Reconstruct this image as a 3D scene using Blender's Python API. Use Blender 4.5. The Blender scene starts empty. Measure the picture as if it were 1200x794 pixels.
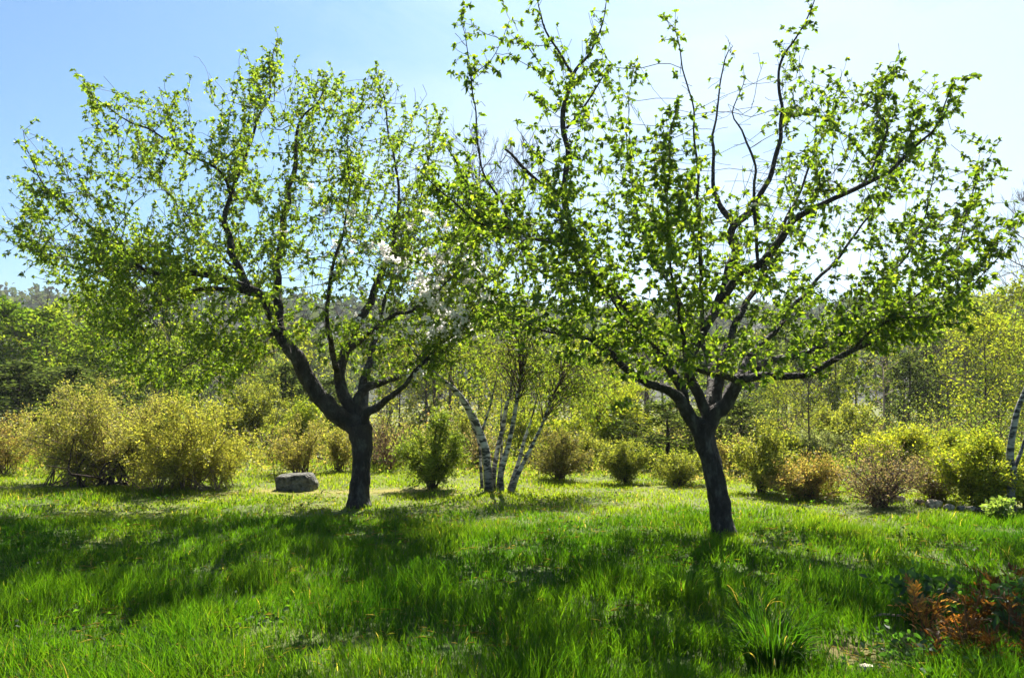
import bpy, bmesh, math, random
import numpy as np
from mathutils import Vector, kdtree

# ------------------------------------------------------------------ camera, sky, sun, exposure
scene = bpy.context.scene
COL = scene.collection
R = math.radians
F = 915.0                                   # focal length in photograph pixels (1200 wide)
PITCH = math.atan((450 - 397) / F)          # eye level sits at row 450
EYE = 1.6
cam_d = bpy.data.cameras.new('camera')
cam_d.sensor_width = 36.0
cam_d.lens = 36.0 * F / 1200.0
cam_d.clip_start = 0.05
cam_d.clip_end = 3000
cam = bpy.data.objects.new('camera', cam_d)
cam.location = (0, 0, EYE)
cam.rotation_euler = (math.pi / 2 + PITCH, 0, 0)
COL.objects.link(cam)
scene.camera = cam

SUN_EL, SUN_AZ = R(52), R(11)               # high, ahead of the camera and a little right
SKY_STRENGTH, SUN_STRENGTH, EXPOSURE = 0.05, 5.0, 1.7
scene.view_settings.view_transform = 'Standard'
scene.view_settings.look = 'None'
scene.view_settings.exposure = EXPOSURE
scene.view_settings.gamma = 1.0
scene.view_settings.use_curve_mapping = False
scene.cycles.max_bounces = 8
scene.cycles.diffuse_bounces = 4
scene.cycles.glossy_bounces = 2
scene.cycles.transmission_bounces = 4

world = bpy.data.worlds.new('World')
scene.world = world
world.use_nodes = True
wn, wl = world.node_tree.nodes, world.node_tree.links
bg = wn['Background']
bg.inputs['Strength'].default_value = SKY_STRENGTH
sky = wn.new('ShaderNodeTexSky')
sky.sky_type = 'NISHITA'
sky.sun_disc = False
sky.sun_elevation = SUN_EL
sky.sun_rotation = SUN_AZ
sky.air_density = 1.0
sky.dust_density = 1.4
sky.ozone_density = 1.4
# thin high cirrus over the whole dome
tc = wn.new('ShaderNodeTexCoord')
mp = wn.new('ShaderNodeMapping')
mp.inputs['Rotation'].default_value = (0, 0.25, 0.5)
mp.inputs['Scale'].default_value = (1.1, 2.4, 4.5)
n1 = wn.new('ShaderNodeTexNoise')
n1.inputs['Scale'].default_value = 1.7
n1.inputs['Detail'].default_value = 9
n1.inputs['Roughness'].default_value = 0.6
n1.inputs['Distortion'].default_value = 0.7
# a bank of thin cirrus lies ahead and to the right, torn at its edges
dp = wn.new('ShaderNodeVectorMath'); dp.operation = 'DOT_PRODUCT'
dp.inputs[1].default_value = Vector((0.62, 0.76, 0.18)).normalized()
wl.new(tc.outputs['Generated'], dp.inputs[0])
ad1 = wn.new('ShaderNodeMath'); ad1.operation = 'MULTIPLY_ADD'; ad1.inputs[1].default_value = 0.85
wl.new(n1.outputs['Fac'], ad1.inputs[0]); wl.new(dp.outputs['Value'], ad1.inputs[2])
rmp = wn.new('ShaderNodeValToRGB')
rmp.color_ramp.elements[0].position = 0.70
rmp.color_ramp.elements[0].color = (0, 0, 0, 1)
rmp.color_ramp.elements[1].position = 1.06
rmp.color_ramp.elements[1].color = (0.40, 0.40, 0.40, 1)
sc1 = wn.new('ShaderNodeMath'); sc1.operation = 'MULTIPLY'; sc1.inputs[1].default_value = 0.72
wl.new(ad1.outputs[0], sc1.inputs[0])
mx = wn.new('ShaderNodeMixRGB')
mx.inputs['Color2'].default_value = (8.5, 8.8, 9.1, 1)
wl.new(tc.outputs['Generated'], mp.inputs['Vector'])
wl.new(mp.outputs['Vector'], n1.inputs['Vector'])
wl.new(sc1.outputs[0], rmp.inputs['Fac'])
wl.new(rmp.outputs['Color'], mx.inputs['Fac'])
grade = wn.new('ShaderNodeMixRGB'); grade.blend_type = 'MULTIPLY'; grade.inputs['Fac'].default_value = 1
grade.inputs['Color2'].default_value = (0.53, 0.80, 0.99, 1)      # the photograph's white balance for the whole sky
wl.new(sky.outputs['Color'], grade.inputs['Color1'])
wl.new(grade.outputs['Color'], mx.inputs['Color1'])
wl.new(mx.outputs['Color'], bg.inputs['Color'])

sd = bpy.data.lights.new('sun', 'SUN')
sd.energy = SUN_STRENGTH
sd.angle = R(0.5)
sd.color = (1.0, 0.95, 0.86)
so = bpy.data.objects.new('sun', sd)
sv = Vector((math.sin(SUN_AZ) * math.cos(SUN_EL), math.cos(SUN_AZ) * math.cos(SUN_EL), math.sin(SUN_EL)))
so.rotation_euler = sv.to_track_quat('Z', 'Y').to_euler()
so.location = sv * 60
COL.objects.link(so)

# ------------------------------------------------------------------ helpers
rng = np.random.default_rng(7)
random.seed(7)


def px_dir(px, py):
    a, b = (np.asarray(px, float) - 600) / F, (397 - np.asarray(py, float)) / F
    c, s = math.cos(PITCH), math.sin(PITCH)
    return a, c - b * s, s + b * c


def P(px, py, Y):
    """world point seen at photograph pixel (px, py) at depth Y"""
    dx, dy, dz = px_dir(px, py)
    t = np.asarray(Y, float) / dy
    return np.stack([dx * t, dy * t, EYE + dz * t], -1)


def unit(v):
    return v / np.maximum(np.linalg.norm(v, axis=-1, keepdims=True), 1e-9)


_tab = np.random.default_rng(11).random((256, 256))


def vnoise(x, y, seed=0):
    x = np.asarray(x, float) + seed * 17.31
    y = np.asarray(y, float) + seed * 9.77
    xi, yi = np.floor(x).astype(int), np.floor(y).astype(int)
    fx, fy = x - xi, y - yi
    fx, fy = fx * fx * (3 - 2 * fx), fy * fy * (3 - 2 * fy)
    g = lambda i, j: _tab[i % 256, j % 256]
    return (g(xi, yi) * (1 - fx) + g(xi + 1, yi) * fx) * (1 - fy) + (g(xi, yi + 1) * (1 - fx) + g(xi + 1, yi + 1) * fx) * fy


def fbm(x, y, seed=0, oct=4):
    t, a, s = 0, 0.5, 0
    for k in range(oct):
        t = t + a * vnoise(x * 2 ** k, y * 2 ** k, seed + k * 3)
        s += a
        a *= 0.5
    return t / s


def sst(a, b, v):
    t = np.clip((np.asarray(v, float) - a) / (b - a), 0, 1)
    return t * t * (3 - 2 * t)


def H(x, y):
    """height of the land"""
    x, y = np.asarray(x, float), np.asarray(y, float)
    near = (fbm(x * 0.55, y * 0.55, 2, 3) - 0.5) * 0.14 * (1 - sst(14, 22, y)) * sst(1.5, 4, np.hypot(x, y))
    drop = -1.4 * sst(15, 42, y)
    ridge = 31 - 6 * sst(-150, 60, x) + 5 * sst(40, 200, x) + (fbm(x / 90, y / 90, 5, 3) - .5) * 12
    hill = ridge * sst(105, 300, y)
    return near + drop + hill + (fbm(x / 9, y / 9, 4, 2) - .5) * 0.8 * sst(18, 40, y)


def ground_at(px, py):
    """world point where the pixel ray meets the land (near field)"""
    dx, dy, dz = px_dir(px, py)
    t = -EYE / dz
    for _ in range(6):
        t = (H(dx * t, dy * t) - EYE) / dz
    return np.array([dx * t, dy * t, EYE + dz * t])


class Geo:
    """collects vertices, triangles/quads and a colour per vertex, then links ONE mesh object"""

    def __init__(s):
        s.v, s.f3, s.f4, s.c, s.n = [], [], [], [], 0

    def add(s, v, f, c=None):
        v = np.asarray(v, float).reshape(-1, 3)
        f = np.asarray(f, int)
        if len(v) == 0:
            return
        (s.f3 if f.shape[1] == 3 else s.f4).append(f + s.n)
        if c is None:
            c = np.ones((len(v), 3))
        c = np.broadcast_to(np.asarray(c, float), (len(v), 3))
        s.v.append(v)
        s.c.append(c)
        s.n += len(v)

    def arrays(s):
        v = np.concatenate(s.v) if s.v else np.zeros((0, 3))
        c = np.concatenate(s.c) if s.c else np.zeros((0, 3))
        f3 = np.concatenate(s.f3) if s.f3 else np.zeros((0, 3), int)
        f4 = np.concatenate(s.f4) if s.f4 else np.zeros((0, 4), int)
        return v, c, f3, f4

    def mesh(s, name, mat, smooth=False):
        v, c, f3, f4 = s.arrays()
        me = bpy.data.meshes.new(name)
        me.vertices.add(len(v))
        me.vertices.foreach_set('co', v.astype(np.float32).ravel())
        nl = len(f3) * 3 + len(f4) * 4
        me.loops.add(nl)
        me.loops.foreach_set('vertex_index', np.concatenate([f3.ravel(), f4.ravel()]).astype(np.int32))
        me.polygons.add(len(f3) + len(f4))
        st = np.concatenate([np.arange(len(f3)) * 3, len(f3) * 3 + np.arange(len(f4)) * 4])
        me.polygons.foreach_set('loop_start', st.astype(np.int32))
        if smooth:
            me.polygons.foreach_set('use_smooth', np.ones(len(st), bool))
        at = me.attributes.new('Col', 'FLOAT_COLOR', 'POINT')
        at.data.foreach_set('color', np.concatenate([c, np.ones((len(c), 1))], 1).astype(np.float32).ravel())
        me.update(calc_edges=True)
        me.materials.append(mat)
        return me

    def build(s, name, mat, parent=None, smooth=False, kind=None):
        o = bpy.data.objects.new(name, s.mesh(name, mat, smooth))
        COL.objects.link(o)
        if parent is not None:
            o.parent = parent
        if kind:
            o['kind'] = kind
        return o


def thing(name, label, cat, loc=(0, 0, 0), group=None):
    o = bpy.data.objects.new(name, None)
    o.empty_display_size = 0.2
    o.location = [float(q) for q in loc]
    COL.objects.link(o)
    o['label'] = label
    o['category'] = cat
    if group:
        o['group'] = group
    return o


def copy_thing(src, loc, rotz, scale, label, tint=(1, 1, 1)):
    r = src.copy()
    COL.objects.link(r)
    r.location = [float(q) for q in loc]
    r.rotation_euler = (0, 0, rotz)
    r.scale = scale
    r['label'] = label
    for ch in list(src.children):
        c = ch.copy()
        COL.objects.link(c)
        c.parent = r
        c.color = (*tint, 1) if ch.name.startswith('crown') or ch.name.startswith('foliage') else ch.color
    return r


def tube(geo, pts, rad, sides=5, col=(1, 1, 1), gnarl=0.0, cap=True):
    pts = np.asarray(pts, float)
    n = len(pts)
    if n < 2:
        return
    rad = np.broadcast_to(np.asarray(rad, float), (n,))
    t = np.gradient(pts, axis=0)
    t = unit(t)
    a = np.array([1.0, 0, 0]) if abs(t[0, 0]) < 0.8 else np.array([0, 1.0, 0])
    us = np.zeros((n, 3))
    u = a - t[0] * (a @ t[0])
    for i in range(n):
        u = u - t[i] * (u @ t[i])
        u = u / (np.linalg.norm(u) + 1e-9)
        us[i] = u
    w = np.cross(t, us)
    ang = np.arange(sides) / sides * 2 * math.pi
    rr = rad[:, None] * np.ones((1, sides))
    if gnarl:
        k = np.arange(n)[:, None]
        rr = rr * (1 + gnarl * (vnoise(k * 0.55 + 3 * np.cos(ang)[None], 2.2 * np.sin(ang)[None] + 31 * float(pts[0, 0]), 1) - .5) * 2)
    ring = pts[:, None, :] + rr[:, :, None] * (np.cos(ang)[None, :, None] * us[:, None, :] + np.sin(ang)[None, :, None] * w[:, None, :])
    v = ring.reshape(-1, 3)
    i, j = np.meshgrid(np.arange(n - 1), np.arange(sides), indexing='ij')
    j2 = (j + 1) % sides
    f = np.stack([i * sides + j, i * sides + j2, (i + 1) * sides + j2, (i + 1) * sides + j], -1).reshape(-1, 4)
    geo.add(v, f, col)
    if cap and sides >= 5:
        tip = pts[-1] + t[-1] * rad[-1] * 0.6
        k = np.arange(sides)
        geo.add(np.concatenate([ring[-1], tip[None]]), np.stack([k, (k + 1) % sides, np.full(sides, sides)], -1), col)


def resample(ctrl, step):
    """Catmull-Rom through control rows (x, y, z, r), evenly spaced"""
    c = np.asarray(ctrl, float)
    n = len(c)
    ext = np.concatenate([[2 * c[0] - c[1]], c, [2 * c[-1] - c[-2]]])
    out = []
    for i in range(n - 1):
        p0, p1, p2, p3 = ext[i], ext[i + 1], ext[i + 2], ext[i + 3]
        m = max(2, int(np.linalg.norm(p2[:3] - p1[:3]) / step) + 1)
        t = np.linspace(0, 1, m, endpoint=False)[:, None]
        q = 0.5 * (2 * p1 + (p2 - p0) * t + (2 * p0 - 5 * p1 + 4 * p2 - p3) * t * t + (3 * p1 - p0 - 3 * p2 + p3) * t ** 3)
        q[:, 3] = p1[3] + (p2[3] - p1[3]) * t[:, 0]
        out.append(q)
    out.append(c[-1:])
    return np.concatenate(out)


def bez(a, c, b, n):
    t = np.linspace(0, 1, n)[:, None]
    return (1 - t) ** 2 * a + 2 * t * (1 - t) * c + t * t * b


def leaves(geo, pos, d, L, W, col, fold=0.25, droop=0.15, fine=True, r=None):
    """one small folded leaf blade per row"""
    r = r or rng
    n = len(pos)
    if n == 0:
        return
    d = unit(np.asarray(d, float))
    side = unit(np.cross(d, r.normal(size=(n, 3))))
    nor = np.cross(side, d)
    L = np.broadcast_to(np.asarray(L, float), (n,))[:, None]
    W = np.broadcast_to(np.asarray(W, float), (n,))[:, None]
    dz = np.array([0, 0, -1.0])
    b = pos
    mid = pos + d * L * 0.45
    tip = pos + d * L + dz * L * droop
    lf = mid + side * W * .5 + nor * W * fold
    rt = mid - side * W * .5 + nor * W * fold
    if fine:                                # oval blade, curled along its length
        m1, m2 = pos + d * L * .28 + nor * W * fold * .4, pos + d * L * .68 + nor * W * fold * .5 + dz * L * droop * .4
        v = np.stack([b, m1 + side * W * .46, m2 + side * W * .42, tip, m2 - side * W * .42, m1 - side * W * .46], 1).reshape(-1, 3)
        k = np.arange(n)[:, None, None] * 6
        f = (np.array([[0, 5, 1], [1, 5, 4], [1, 4, 2], [2, 4, 3]])[None] + k).reshape(-1, 3)
        geo.add(v, f, np.repeat(col, 6, 0))
    else:
        v = np.stack([b, lf, tip, rt], 1).reshape(-1, 3)
        k = np.arange(n)[:, None, None] * 4
        f = (np.array([[0, 2, 1], [0, 3, 2]])[None] + k).reshape(-1, 3)
        geo.add(v, f, np.repeat(col, 4, 0))


def mixcol(n, cols, w, jit=0.18, r=None):
    """n colours drawn from a palette with a little brightness jitter"""
    r = r or rng
    cols = np.asarray(cols, float)
    k = r.choice(len(cols), n, p=np.asarray(w, float) / sum(w))
    return cols[k] * (1 + jit * r.normal(size=(n, 1))).clip(.5, 1.6)


# ------------------------------------------------------------------ materials
def new_mat(name):
    m = bpy.data.materials.new(name)
    m.use_nodes = True
    nt = m.node_tree
    nt.nodes.clear()
    return m, nt.nodes, nt.links, nt.nodes.new('ShaderNodeOutputMaterial')


def leaf_mat(name, trans=(2.3, 2.2, 1.0), fac=0.5, gloss=0.05, rough=0.45):
    m, N, Lk, out = new_mat(name)
    at = N.new('ShaderNodeAttribute'); at.attribute_name = 'Col'
    oi = N.new('ShaderNodeObjectInfo')
    mul = N.new('ShaderNodeMixRGB'); mul.blend_type = 'MULTIPLY'; mul.inputs['Fac'].default_value = 1
    Lk.new(at.outputs['Color'], mul.inputs['Color1']); Lk.new(oi.outputs['Color'], mul.inputs['Color2'])
    tr = N.new('ShaderNodeMixRGB'); tr.blend_type = 'MULTIPLY'; tr.inputs['Fac'].default_value = 1
    tr.inputs['Color2'].default_value = (*trans, 1)
    Lk.new(mul.outputs['Color'], tr.inputs['Color1'])
    df = N.new('ShaderNodeBsdfDiffuse'); tl = N.new('ShaderNodeBsdfTranslucent'); gl = N.new('ShaderNodeBsdfGlossy')
    gl.inputs['Roughness'].default_value = rough
    Lk.new(mul.outputs['Color'], df.inputs['Color']); Lk.new(tr.outputs['Color'], tl.inputs['Color'])
    m1 = N.new('ShaderNodeMixShader'); m1.inputs['Fac'].default_value = fac
    m2 = N.new('ShaderNodeMixShader'); m2.inputs['Fac'].default_value = gloss
    Lk.new(df.outputs[0], m1.inputs[1]); Lk.new(tl.outputs[0], m1.inputs[2])
    Lk.new(m1.outputs[0], m2.inputs[1]); Lk.new(gl.outputs[0], m2.inputs[2])
    Lk.new(m2.outputs[0], out.inputs['Surface'])
    return m


def noise_mat(name, stops, scale=8, detail=8, bump=0.4, bscale=30, rough=0.9, stretch=(1, 1, 1), attr=False, bdist=0.02, voro=False):
    m, N, Lk, out = new_mat(name)
    tcn = N.new('ShaderNodeTexCoord')
    mpn = N.new('ShaderNodeMapping'); mpn.inputs['Scale'].default_value = stretch
    Lk.new(tcn.outputs['Object'], mpn.inputs['Vector'])
    nz = N.new('ShaderNodeTexNoise'); nz.inputs['Scale'].default_value = scale; nz.inputs['Detail'].default_value = detail
    nz.inputs['Roughness'].default_value = 0.65
    Lk.new(mpn.outputs['Vector'], nz.inputs['Vector'])
    cr = N.new('ShaderNodeValToRGB')
    while len(cr.color_ramp.elements) < len(stops):
        cr.color_ramp.elements.new(0.5)
    for e, (p, c) in zip(cr.color_ramp.elements, stops):
        e.position = p; e.color = (*c, 1)
    Lk.new(nz.outputs['Fac'], cr.inputs['Fac'])
    b = N.new('ShaderNodeBsdfPrincipled'); b.inputs['Roughness'].default_value = rough
    b.inputs['Specular IOR Level'].default_value = 0.25
    colout = cr.outputs['Color']
    if attr:
        at = N.new('ShaderNodeAttribute'); at.attribute_name = 'Col'
        ml = N.new('ShaderNodeMixRGB'); ml.blend_type = 'MULTIPLY'; ml.inputs['Fac'].default_value = 1
        Lk.new(colout, ml.inputs['Color1']); Lk.new(at.outputs['Color'], ml.inputs['Color2'])
        colout = ml.outputs['Color']
    Lk.new(colout, b.inputs['Base Color'])
    n2 = N.new('ShaderNodeTexNoise'); n2.inputs['Scale'].default_value = bscale; n2.inputs['Detail'].default_value = 6
    Lk.new(mpn.outputs['Vector'], n2.inputs['Vector'])
    hsrc = n2.outputs['Fac']
    if voro:
        vr = N.new('ShaderNodeTexVoronoi'); vr.feature = 'DISTANCE_TO_EDGE'; vr.inputs['Scale'].default_value = bscale * 0.8
        Lk.new(mpn.outputs['Vector'], vr.inputs['Vector'])
        ad = N.new('ShaderNodeMath'); ad.operation = 'MULTIPLY_ADD'; ad.inputs[1].default_value = 1.6
        Lk.new(vr.outputs['Distance'], ad.inputs[0]); Lk.new(n2.outputs['Fac'], ad.inputs[2])
        hsrc = ad.outputs[0]
    bp = N.new('ShaderNodeBump'); bp.inputs['Strength'].default_value = bump; bp.inputs['Distance'].default_value = bdist
    Lk.new(hsrc, bp.inputs['Height']); Lk.new(bp.outputs['Normal'], b.inputs['Normal'])
    Lk.new(b.outputs[0], out.inputs['Surface'])
    return m


def birch_mat(name):
    m, N, Lk, out = new_mat(name)
    tcn = N.new('ShaderNodeTexCoord')
    mpn = N.new('ShaderNodeMapping'); mpn.inputs['Scale'].default_value = (5, 5, 14)
    Lk.new(tcn.outputs['Object'], mpn.inputs['Vector'])
    nz = N.new('ShaderNodeTexNoise'); nz.inputs['Scale'].default_value = 1.6; nz.inputs['Detail'].default_value = 5
    Lk.new(mpn.outputs['Vector'], nz.inputs['Vector'])
    cr = N.new('ShaderNodeValToRGB')
    for e, (p, c) in zip(cr.color_ramp.elements, [(0.44, (0.035, 0.032, 0.03)), (0.53, (0.42, 0.39, 0.35))]):
        e.position = p; e.color = (*c, 1)
    cr.color_ramp.elements.new(0.7).color = (0.62, 0.59, 0.54, 1)
    Lk.new(nz.outputs['Fac'], cr.inputs['Fac'])
    at = N.new('ShaderNodeAttribute'); at.attribute_name = 'Col'
    ml = N.new('ShaderNodeMixRGB'); ml.blend_type = 'MULTIPLY'; ml.inputs['Fac'].default_value = 1
    Lk.new(cr.outputs['Color'], ml.inputs['Color1']); Lk.new(at.outputs['Color'], ml.inputs['Color2'])
    b = N.new('ShaderNodeBsdfPrincipled'); b.inputs['Roughness'].default_value = 0.6
    Lk.new(ml.outputs['Color'], b.inputs['Base Color'])
    bp = N.new('ShaderNodeBump'); bp.inputs['Strength'].default_value = 0.3; bp.inputs['Distance'].default_value = 0.01
    Lk.new(nz.outputs['Fac'], bp.inputs['Height']); Lk.new(bp.outputs['Normal'], b.inputs['Normal'])
    Lk.new(b.outputs[0], out.inputs['Surface'])
    return m


M_LEAF = leaf_mat('apple_leaf', (3.0, 2.75, 0.95), 0.62, 0.03)
M_SHRUB = leaf_mat('shrub_leaf', (1.95, 2.0, 0.98), 0.5, 0.02)
M_FAR = leaf_mat('far_leaf', (2.3, 2.35, 0.95), 0.52, 0.0)
M_GRASS = leaf_mat('grass_blade', (3.1, 2.9, 0.6), 0.58, 0.012, 0.5)
M_PETAL = leaf_mat('petal', (1.1, 1.1, 1.08), 0.55, 0.0)
M_BRONZE = leaf_mat('bronze_leaf', (2.1, 1.6, 0.8), 0.55, 0.012, 0.5)
M_BARK = noise_mat('apple_bark', [(0.3, (0.022, 0.017, 0.015)), (0.52, (0.045, 0.037, 0.032)), (0.66, (0.10, 0.095, 0.08)), (0.76, (0.17, 0.18, 0.13))],
                   scale=9, bump=0.9, bscale=26, stretch=(1, 1, 0.45), bdist=0.03, voro=True)
M_TWIG = noise_mat('twig_bark', [(0.3, (0.06, 0.045, 0.036)), (0.7, (0.13, 0.105, 0.085))], scale=14, bump=0.3, attr=True)
M_BIRCH = birch_mat('birch_bark')
M_ROCK = noise_mat('rock', [(0.34, (0.07, 0.066, 0.06)), (0.48, (0.22, 0.21, 0.19)), (0.58, (0.40, 0.38, 0.33)), (0.68, (0.19, 0.20, 0.13))],
                   scale=11, bump=1.0, bscale=14, bdist=0.04, attr=True, voro=True)
M_SOIL = noise_mat('lawn_soil', [(0.3, (0.04, 0.055, 0.012)), (0.5, (0.07, 0.085, 0.02)), (0.7, (0.11, 0.11, 0.035))],
                   scale=1.3, bump=0.6, bscale=16, bdist=0.03, attr=True)
M_HILL = noise_mat('hill_soil', [(0.3, (0.018, 0.024, 0.010)), (0.6, (0.034, 0.040, 0.018))], scale=0.05, bump=0.3, bscale=1.0, attr=False)

# ------------------------------------------------------------------ ground and hill
def sheet(name, xs, ys, mat, colfn=None):
    X, Y = np.meshgrid(xs, ys)
    Z = H(X, Y)
    g = Geo()
    nx, ny = len(xs), len(ys)
    i, j = np.meshgrid(np.arange(ny - 1), np.arange(nx - 1), indexing='ij')
    f = np.stack([i * nx + j, i * nx + j + 1, (i + 1) * nx + j + 1, (i + 1) * nx + j], -1).reshape(-1, 4)
    c = colfn(X.ravel(), Y.ravel()) if colfn else None
    g.add(np.stack([X, Y, Z], -1).reshape(-1, 3), f, c)
    o = g.build(name, mat, smooth=True, kind='structure')
    return o


def dryness(x, y):
    """0 lush, 1 straw: the far part of the lawn is drier, with worn patches"""
    d = sst(7.6, 12.2, y + 1.3 * (fbm(x * .6, y * .6, 8) - .5) * 4 + 0.18 * np.clip(x - 3, 0, 6))
    return np.clip(d * 0.75 + (fbm(x * 0.9, y * 0.9, 9) - .5) * 0.6, 0, 1)


def mulch(x, y):
    """bare straw-coloured strip beside the boulder"""
    return np.exp(-((y - 11.95 - 0.1 * np.sin(x)) / 0.28) ** 2) * sst(-4.6, -3.6, x) * (1 - sst(-1.6, -0.3, x))


def bare(x, y):
    """small worn earth patch near the bronze plants"""
    return np.exp(-(((x - 2.02) / 0.28) ** 2 + ((y - 4.72) / 0.33) ** 2))


def soil_col(x, y):
    d = dryness(x, y)[:, None]
    c = np.array([0.9, 1.1, 0.8]) * (1 - d) + np.array([1.7, 1.5, 1.1]) * d
    mu = mulch(x, y)[:, None]
    c = c * (1 - mu) + np.array([2.6, 1.9, 1.2]) * mu
    ba = bare(x, y)[:, None]
    return c * (1 - ba) + np.array([1.5, 1.0, 0.9]) * ba


def spaced(a, b, s0, g):
    v, s = [a], s0
    while v[-1] < b:
        v.append(v[-1] + s); s *= g
    v[-1] = b
    return np.array(v)


right = spaced(0, 220, 0.2, 1.06)
xs = np.concatenate([-right[::-1][:-1], right])
ys = np.concatenate([-spaced(0, 40, .3, 1.15)[::-1][:-1], np.arange(0, 16, 0.16), spaced(16, 112, .25, 1.05)])
sheet('ground', xs, ys, M_SOIL, soil_col)
sheet('hill', np.linspace(-420, 420, 120), np.concatenate([np.array([112.]), np.linspace(118, 420, 60)]), M_HILL)

# ------------------------------------------------------------------ grass
def blades(geo, x, y, h, w, lean, col, segs, r):
    n = len(x)
    z = H(x, y) - 0.005
    ang = r.uniform(0, 2 * math.pi, n)
    sx, sy = np.cos(ang), np.sin(ang)
    la = r.uniform(0, 2 * math.pi, n)
    lx = lean[0] + 0.75 * r.random(n) * np.cos(la)
    ly = lean[1] + 0.75 * r.random(n) * np.sin(la)
    rows = []
    ts = [0, 0.4, 0.75, 1.0] if segs == 3 else [0, 0.55, 1.0]
    for t in ts:
        k = t ** 1.8
        cx = x + lx * h * k
        cy = y + ly * h * k
        cz = z + h * (t - 0.25 * k * np.hypot(lx, ly))
        ww = w * (1 - t ** 1.6) * .5 * (0.8 if t == 0 else 1)
        if t < 1:
            rows.append(np.stack([cx - sx * ww, cy - sy * ww, cz], -1))
            rows.append(np.stack([cx + sx * ww, cy + sy * ww, cz], -1))
        else:
            rows.append(np.stack([cx, cy, cz], -1))
    m = len(rows)
    v = np.stack(rows, 1)
    fac = {7: [[0, 1, 3], [0, 3, 2], [2, 3, 5], [2, 5, 4], [4, 5, 6]], 5: [[0, 1, 3], [0, 3, 2], [2, 3, 4]]}[m]
    f = (np.array(fac)[None] + np.arange(n)[:, None, None] * m).reshape(-1, 3)
    geo.add(v.reshape(-1, 3), f, np.repeat(col, m, 0))


def grass_band(geo, y0, y1, dens, h0, w0, segs, seed, pad=1.0):
    r = np.random.default_rng(seed)
    wid = lambda y: 0.66 * 1.12 * y + pad
    area = (wid(y0) + wid(y1)) * (y1 - y0)
    n = int(area * dens * 1.45)
    y = r.uniform(y0, y1, n)
    x = r.uniform(-1, 1, n) * wid(y1)
    tuft = fbm(x * 2.2, y * 2.2, 21, 3)
    fine = fbm(x * 7, y * 7, 25, 2)
    keep = (np.abs(x) < wid(y)) & (r.random(n) < 0.60 + 1.1 * np.clip(tuft - 0.25, 0, .6) + .4 * (fine - .4))
    keep &= r.random(n) > mulch(x, y) * 0.97
    keep &= r.random(n) > bare(x, y) * 0.9
    keep &= r.random(n) > .8 * np.exp(-(((x - 2.75) / .6) ** 2 + ((y - 4.95) / .4) ** 2) ** 2)
    x, y, tuft, fine = x[keep], y[keep], tuft[keep], fine[keep]
    n = len(x)
    d = dryness(x, y)
    near_st = np.exp(-((y - 10.15 + .1 * (x - 5)) / .5) ** 2) * sst(3.6, 4.6, x)
    trunk_near = np.exp(-((x + 2.07) ** 2 + (y - 10.4) ** 2) / .12) + np.exp(-((x - 2.27) ** 2 + (y - 8.3) ** 2) / .12)
    h = h0 * (1 - .65 * near_st) * (1 + .8 * trunk_near) * (0.45 + 1.25 * np.clip((tuft - .25) * 1.6, 0, 1.2)) * (0.55 + 0.9 * r.random(n)) * (1 - 0.55 * d)
    lean = (0.5 * (fbm(x * 1.1, y * 1.1, 31, 2) - .5) + 0.5 * (fbm(x * 5, y * 5, 33, 2) - .5), 0.5 * (fbm(x * 1.1, y * 1.1, 37, 2) - .5) - .08)
    deep = np.array([0.015, 0.056, 0.004]); mid = np.array([0.042, 0.098, 0.006]); yel = np.array([0.122, 0.165, 0.022]); straw = np.array([0.22, 0.185, 0.09])
    g = np.clip(fbm(x * .8, y * .8, 41, 3) * 1.6 - .35 + 0.25 * r.normal(size=n), 0, 1)[:, None]
    c = deep * (1 - g) + mid * g
    dd = np.clip(d + 0.12 * r.normal(size=n), 0, 1)[:, None]
    c = c * (1 - dd) + yel * dd
    st = (r.random(n) < 0.004 + 0.05 * d)[:, None]
    c = np.where(st, straw * (0.6 + 0.6 * r.random((n, 1))), c) * (1 + .15 * r.normal(size=(n, 1))).clip(.6, 1.5)
    blades(geo, x, y, h, w0 * (0.6 + 0.8 * r.random(n)), lean, c, segs, r)


gg = Geo()
grass_band(gg, 2.6, 4.6, 3700, 0.150, 0.0066, 3, 101)
grass_band(gg, 4.6, 6.5, 2900, 0.125, 0.0078, 2, 102)
grass_band(gg, 6.5, 9.2, 2000, 0.085, 0.0098, 2, 103)
grass_band(gg, 9.2, 14.5, 900, 0.075, 0.0145, 2, 104)
grass_band(gg, 14.5, 24, 160, 0.26, 0.025, 2, 105, 2.0)
# dead thatch lying flat between the green blades, and small round weed leaves
rth = np.random.default_rng(61)
n = 10000
ty = 2.8 + 9.5 * rth.random(n) ** 1.3; tx = rth.uniform(-1, 1, n) * (.72 * ty + .8)
kp = fbm(tx * 1.6, ty * 1.6, 66, 3) > .52
tx, ty = tx[kp], ty[kp]; n = len(tx)
an = rth.uniform(0, 6.28, n)
leaves(gg, np.stack([tx, ty, H(tx, ty) + .01 + .05 * rth.random(n)], -1), np.stack([np.cos(an), np.sin(an), rth.uniform(-.1, .5, n)], -1),
       rth.uniform(.05, .13, n), .0035, mixcol(n, [(0.11, 0.095, 0.06), (0.08, 0.065, 0.04), (0.07, 0.08, 0.025)], (3, 2, 2), .2, rth), .1, .2, False, rth)
n = 14000
ty = 2.8 + 9 * rth.random(n) ** 1.2; tx = rth.uniform(-1, 1, n) * (.72 * ty + .8)
kp = fbm(tx * 1.1, ty * 1.1, 68, 3) > .53
tx, ty = tx[kp], ty[kp]; n = len(tx)
Lw = rth.uniform(.018, .045, n)
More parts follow.
